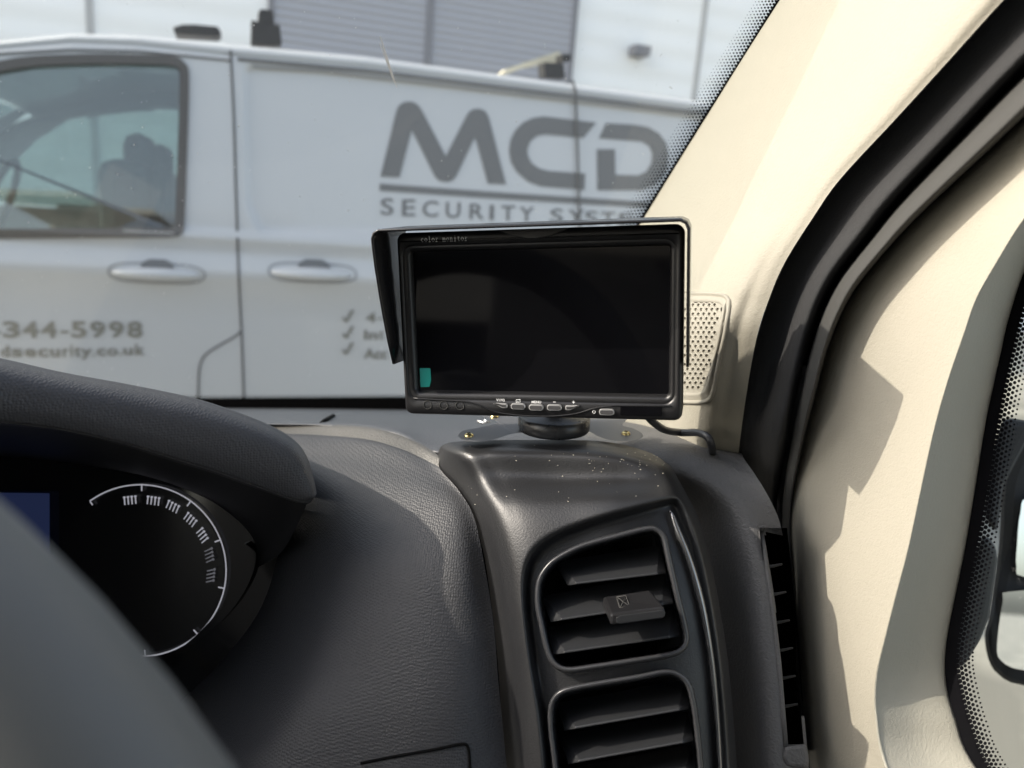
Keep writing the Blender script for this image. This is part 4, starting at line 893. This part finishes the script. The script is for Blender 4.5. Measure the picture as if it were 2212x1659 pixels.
def mtext(t, x0, x1, y0, y1, m, bold=.0, name='lettering', sp=1.0, z=.0004):
    vs, fs = textfit(t, x0, x1, y0, y1, bold, sp); return obj(name, [Vector((v.x, v.y, z)) for v in vs], fs, m, mon, smooth=False, local=True)
mtext('V1/V2', -.0253, -.0200, -.0478, -.0462, M['white'], .02)
mtext('MENU', -.0033, .0025, -.0486, -.0470, M['white'], .02)
mtext('-', .0098, .0114, -.0477, -.0473, M['white'], .02); mtext('+', .0212, .0230, -.0482, -.0465, M['white'], .02)
mb = MB(); mb.tube([(-.0129, -.0473, .0004), (-.0129, -.0466, .0004), (-.0102, -.0466, .0004)], .00018, 5); mb.tube([(-.0130, -.0480, .0004), (-.0103, -.0480, .0004), (-.0103, -.0473, .0004)], .00018, 5)
mb.add([(-.0108, -.0462, .0005), (-.0108, -.0470, .0005), (-.0098, -.0466, .0005), (-.0124, -.0476, .0005), (-.0124, -.0484, .0005), (-.0134, -.0480, .0005)], [(0, 1, 2), (3, 4, 5)]); mb.obj('swap_symbol', M['white'], mon, local=True, smooth=False)
mb = MB(); mb.tube([Vector((.0343 + .0009 * math.sin(t * .3), -.0529 + .0009 * math.cos(t * .3), .0004)) for t in range(3, 19)], .00018, 5); mb.tube([(.0343, -.0519, .0004), (.0343, -.0528, .0004)], .00018, 5); mb.obj('power_symbol', M['white'], mon, local=True)
# 'color monitor' in thin strokes with small serifs
CH = {'c': [[(.8, .75), (.6, .95), (.3, .9), (.15, .5), (.3, .1), (.6, .03), (.85, .22)]], 'o': [[(.5, .97), (.2, .8), (.12, .5), (.2, .18), (.5, .03), (.8, .18), (.88, .5), (.8, .8), (.5, .97)]],
      'l': [[(.28, 1.5), (.5, 1.5), (.5, .0)], [(.25, .0), (.78, .0)]], 'r': [[(.15, .95), (.38, .95), (.38, .0)], [(.15, .0), (.65, .0)], [(.38, .65), (.6, .93), (.9, .88)]],
      'm': [[(.0, .95), (.15, .95), (.15, 0)], [(.15, .75), (.32, .95), (.5, .8), (.5, .0)], [(.5, .75), (.68, .95), (.86, .8), (.86, .0)], [(.02, 0), (.28, 0)], [(.38, 0), (.62, 0)], [(.74, 0), (1, 0)]],
      'n': [[(.05, .95), (.25, .95), (.25, 0)], [(.25, .7), (.5, .95), (.75, .8), (.75, 0)], [(.08, 0), (.42, 0)], [(.58, 0), (.92, 0)]], 'i': [[(.28, .95), (.52, .95), (.52, 0)], [(.25, 0), (.8, 0)], [(.48, 1.3), (.54, 1.36)]],
      't': [[(.42, 1.3), (.42, .2), (.55, .03), (.8, .1)], [(.15, .95), (.8, .95)]], ' ': []}
mb = MB(); ch = .00228; x = -.0692
for i, c in enumerate('color monitor'):
    for st in CH[c]: mb.tube([Vector((x + ch * (i + a * .82), .0488 + ch * .92 * b, .0003)) for a, b in st], .00027, 4)
mb.obj('lettering', M['white'], mon, local=True)
mb = MB(); q = roundpoly([(-.0762, -.0290), (-.0692, -.0289), (-.0690, -.0365), (-.0702, -.0408), (-.0762, -.0410)], .0006, 2); mb.prism(mring(q, -.0061), mring(q, -.0066)); mb.obj('film_tab', M['teal'], mon, local=True, smooth=False)
# bracket: neck, puck, plate with four lobes, screws (world space, part of the monitor)
nk = MM @ Vector((.0035, -.056, -.014))
mb = MB(); pc = P(1197, 913, .512); upz = c2wd((0.02, -.26, .965)).normalized()
def disc(c, r, h, n=32): 
    a = upz.cross(Vector((0, 1, 0))).normalized(); b = upz.cross(a); return [c + upz * h + (a * math.cos(2 * math.pi * k / n) + b * math.sin(2 * math.pi * k / n)) * r for k in range(n)]
mb.rings([disc(pc, .0232, -.004), disc(pc, .0238, -.002), disc(pc, .0238, .0048), disc(pc, .0225, .0058), disc(pc, .0125, .0062), disc(pc, .011, .0085), disc(pc, .011, .020)], True, True); mb.obj('swivel_base', M['trim'], mon)
pl = smooth2([(990, 941), (1000, 930), (1030, 924), (1075, 912), (1045, 900), (1050, 895), (1080, 893), (1130, 904), (1200, 906), (1275, 905), (1330, 895), (1360, 897), (1352, 908), (1345, 918), (1370, 926), (1388, 937), (1384, 946), (1360, 952), (1320, 950), (1292, 942), (1265, 930), (1200, 933), (1130, 934), (1100, 938), (1070, 948), (1040, 953), (1005, 952)], 4)
plo = P(1190, 944, .502)
def PLP(u, v, off=0):
    r = P(u, v, 1) - CAM; t = (plo + upz * off - CAM).dot(upz) / r.dot(upz); return CAM + r * t
mb = MB(); mb.prism([PLP(a, b, .0012) for a, b in pl], [PLP(a, b, 0) for a, b in pl]); pt = mb.obj('base_plate', M['plate'], mon, smooth=False, bev=.0003)
for u, v in ((1013, 941), (1352, 937), (1068, 900)):
    c = PLP(u, v, .0012); mb = MB(); mb.rings([disc(c, .0030, 0, 16), disc(c, .0028, .0010, 16), disc(c, .0018, .0018, 16)], False, True); sc = mb.obj('screw', M['brass'], pt)
    a = upz.cross(Vector((0, 1, 0))).normalized(); b = upz.cross(a); mb = MB(); R = Matrix((a, b, upz)).transposed(); mb.box(c + upz * .0018, (.0013, .0003, .0003), R); mb.box(c + upz * .0018, (.0003, .0013, .0003), R); mb.obj('screw_slot', M['dark'], sc, smooth=False)
mb = MB(); ln = spline([P(*p) for p in [(1395, 895, .50), (1412, 912, .51), (1436, 928, .525), (1470, 934, .54), (1505, 934, .525), (1527, 942, .515), (1536, 958, .515), (1540, 985, .535)]], 6); mb.tube(ln, .0026, 10); mb.obj('cable', M['trim'], mon)

# ---- curled clip lying behind the plate, and swarf on the housing
mb = MB(); mb.tube([P(*p) for p in [(1032, 909, .60), (1045, 913, .598), (1056, 911, .597), (1046, 907, .597)]], .0012, 6); o = mb.obj('metal_clip', M['alloy'], None, origin=P(1045, 911, .6)); tag(o, 'small bent metal clip lying on the dash behind the left bracket screw', 'clip')
mb = MB()
for k in range(70):
    if k < 46: u = random.gauss(1330, 110); v = 975 + abs(random.gauss(0, 32)) 
    else: u = random.uniform(1010, 1520); v = random.uniform(962, 1090)
    if not (1000 < u < 1500 and 955 < v < 1110): continue
    p = on(podb, u, v, .0002) 
    if p is None: continue
    s = random.uniform(.00009, .00024) * (2.0 if random.random() < .05 else 1); R = Matrix.Rotation(random.random() * 6, 3, 'Z') @ Matrix.Rotation(random.random() * 3, 3, 'X'); mb.box(p, (s * random.uniform(1, 2.2), s * .7, s * .5), R)
o = mb.obj('metal_shavings', M['swarf'], None, smooth=False, origin=P(1300, 990, .48)); tag(o, 'pale drilling shavings scattered over the black vent housing', 'shavings', kind='stuff')
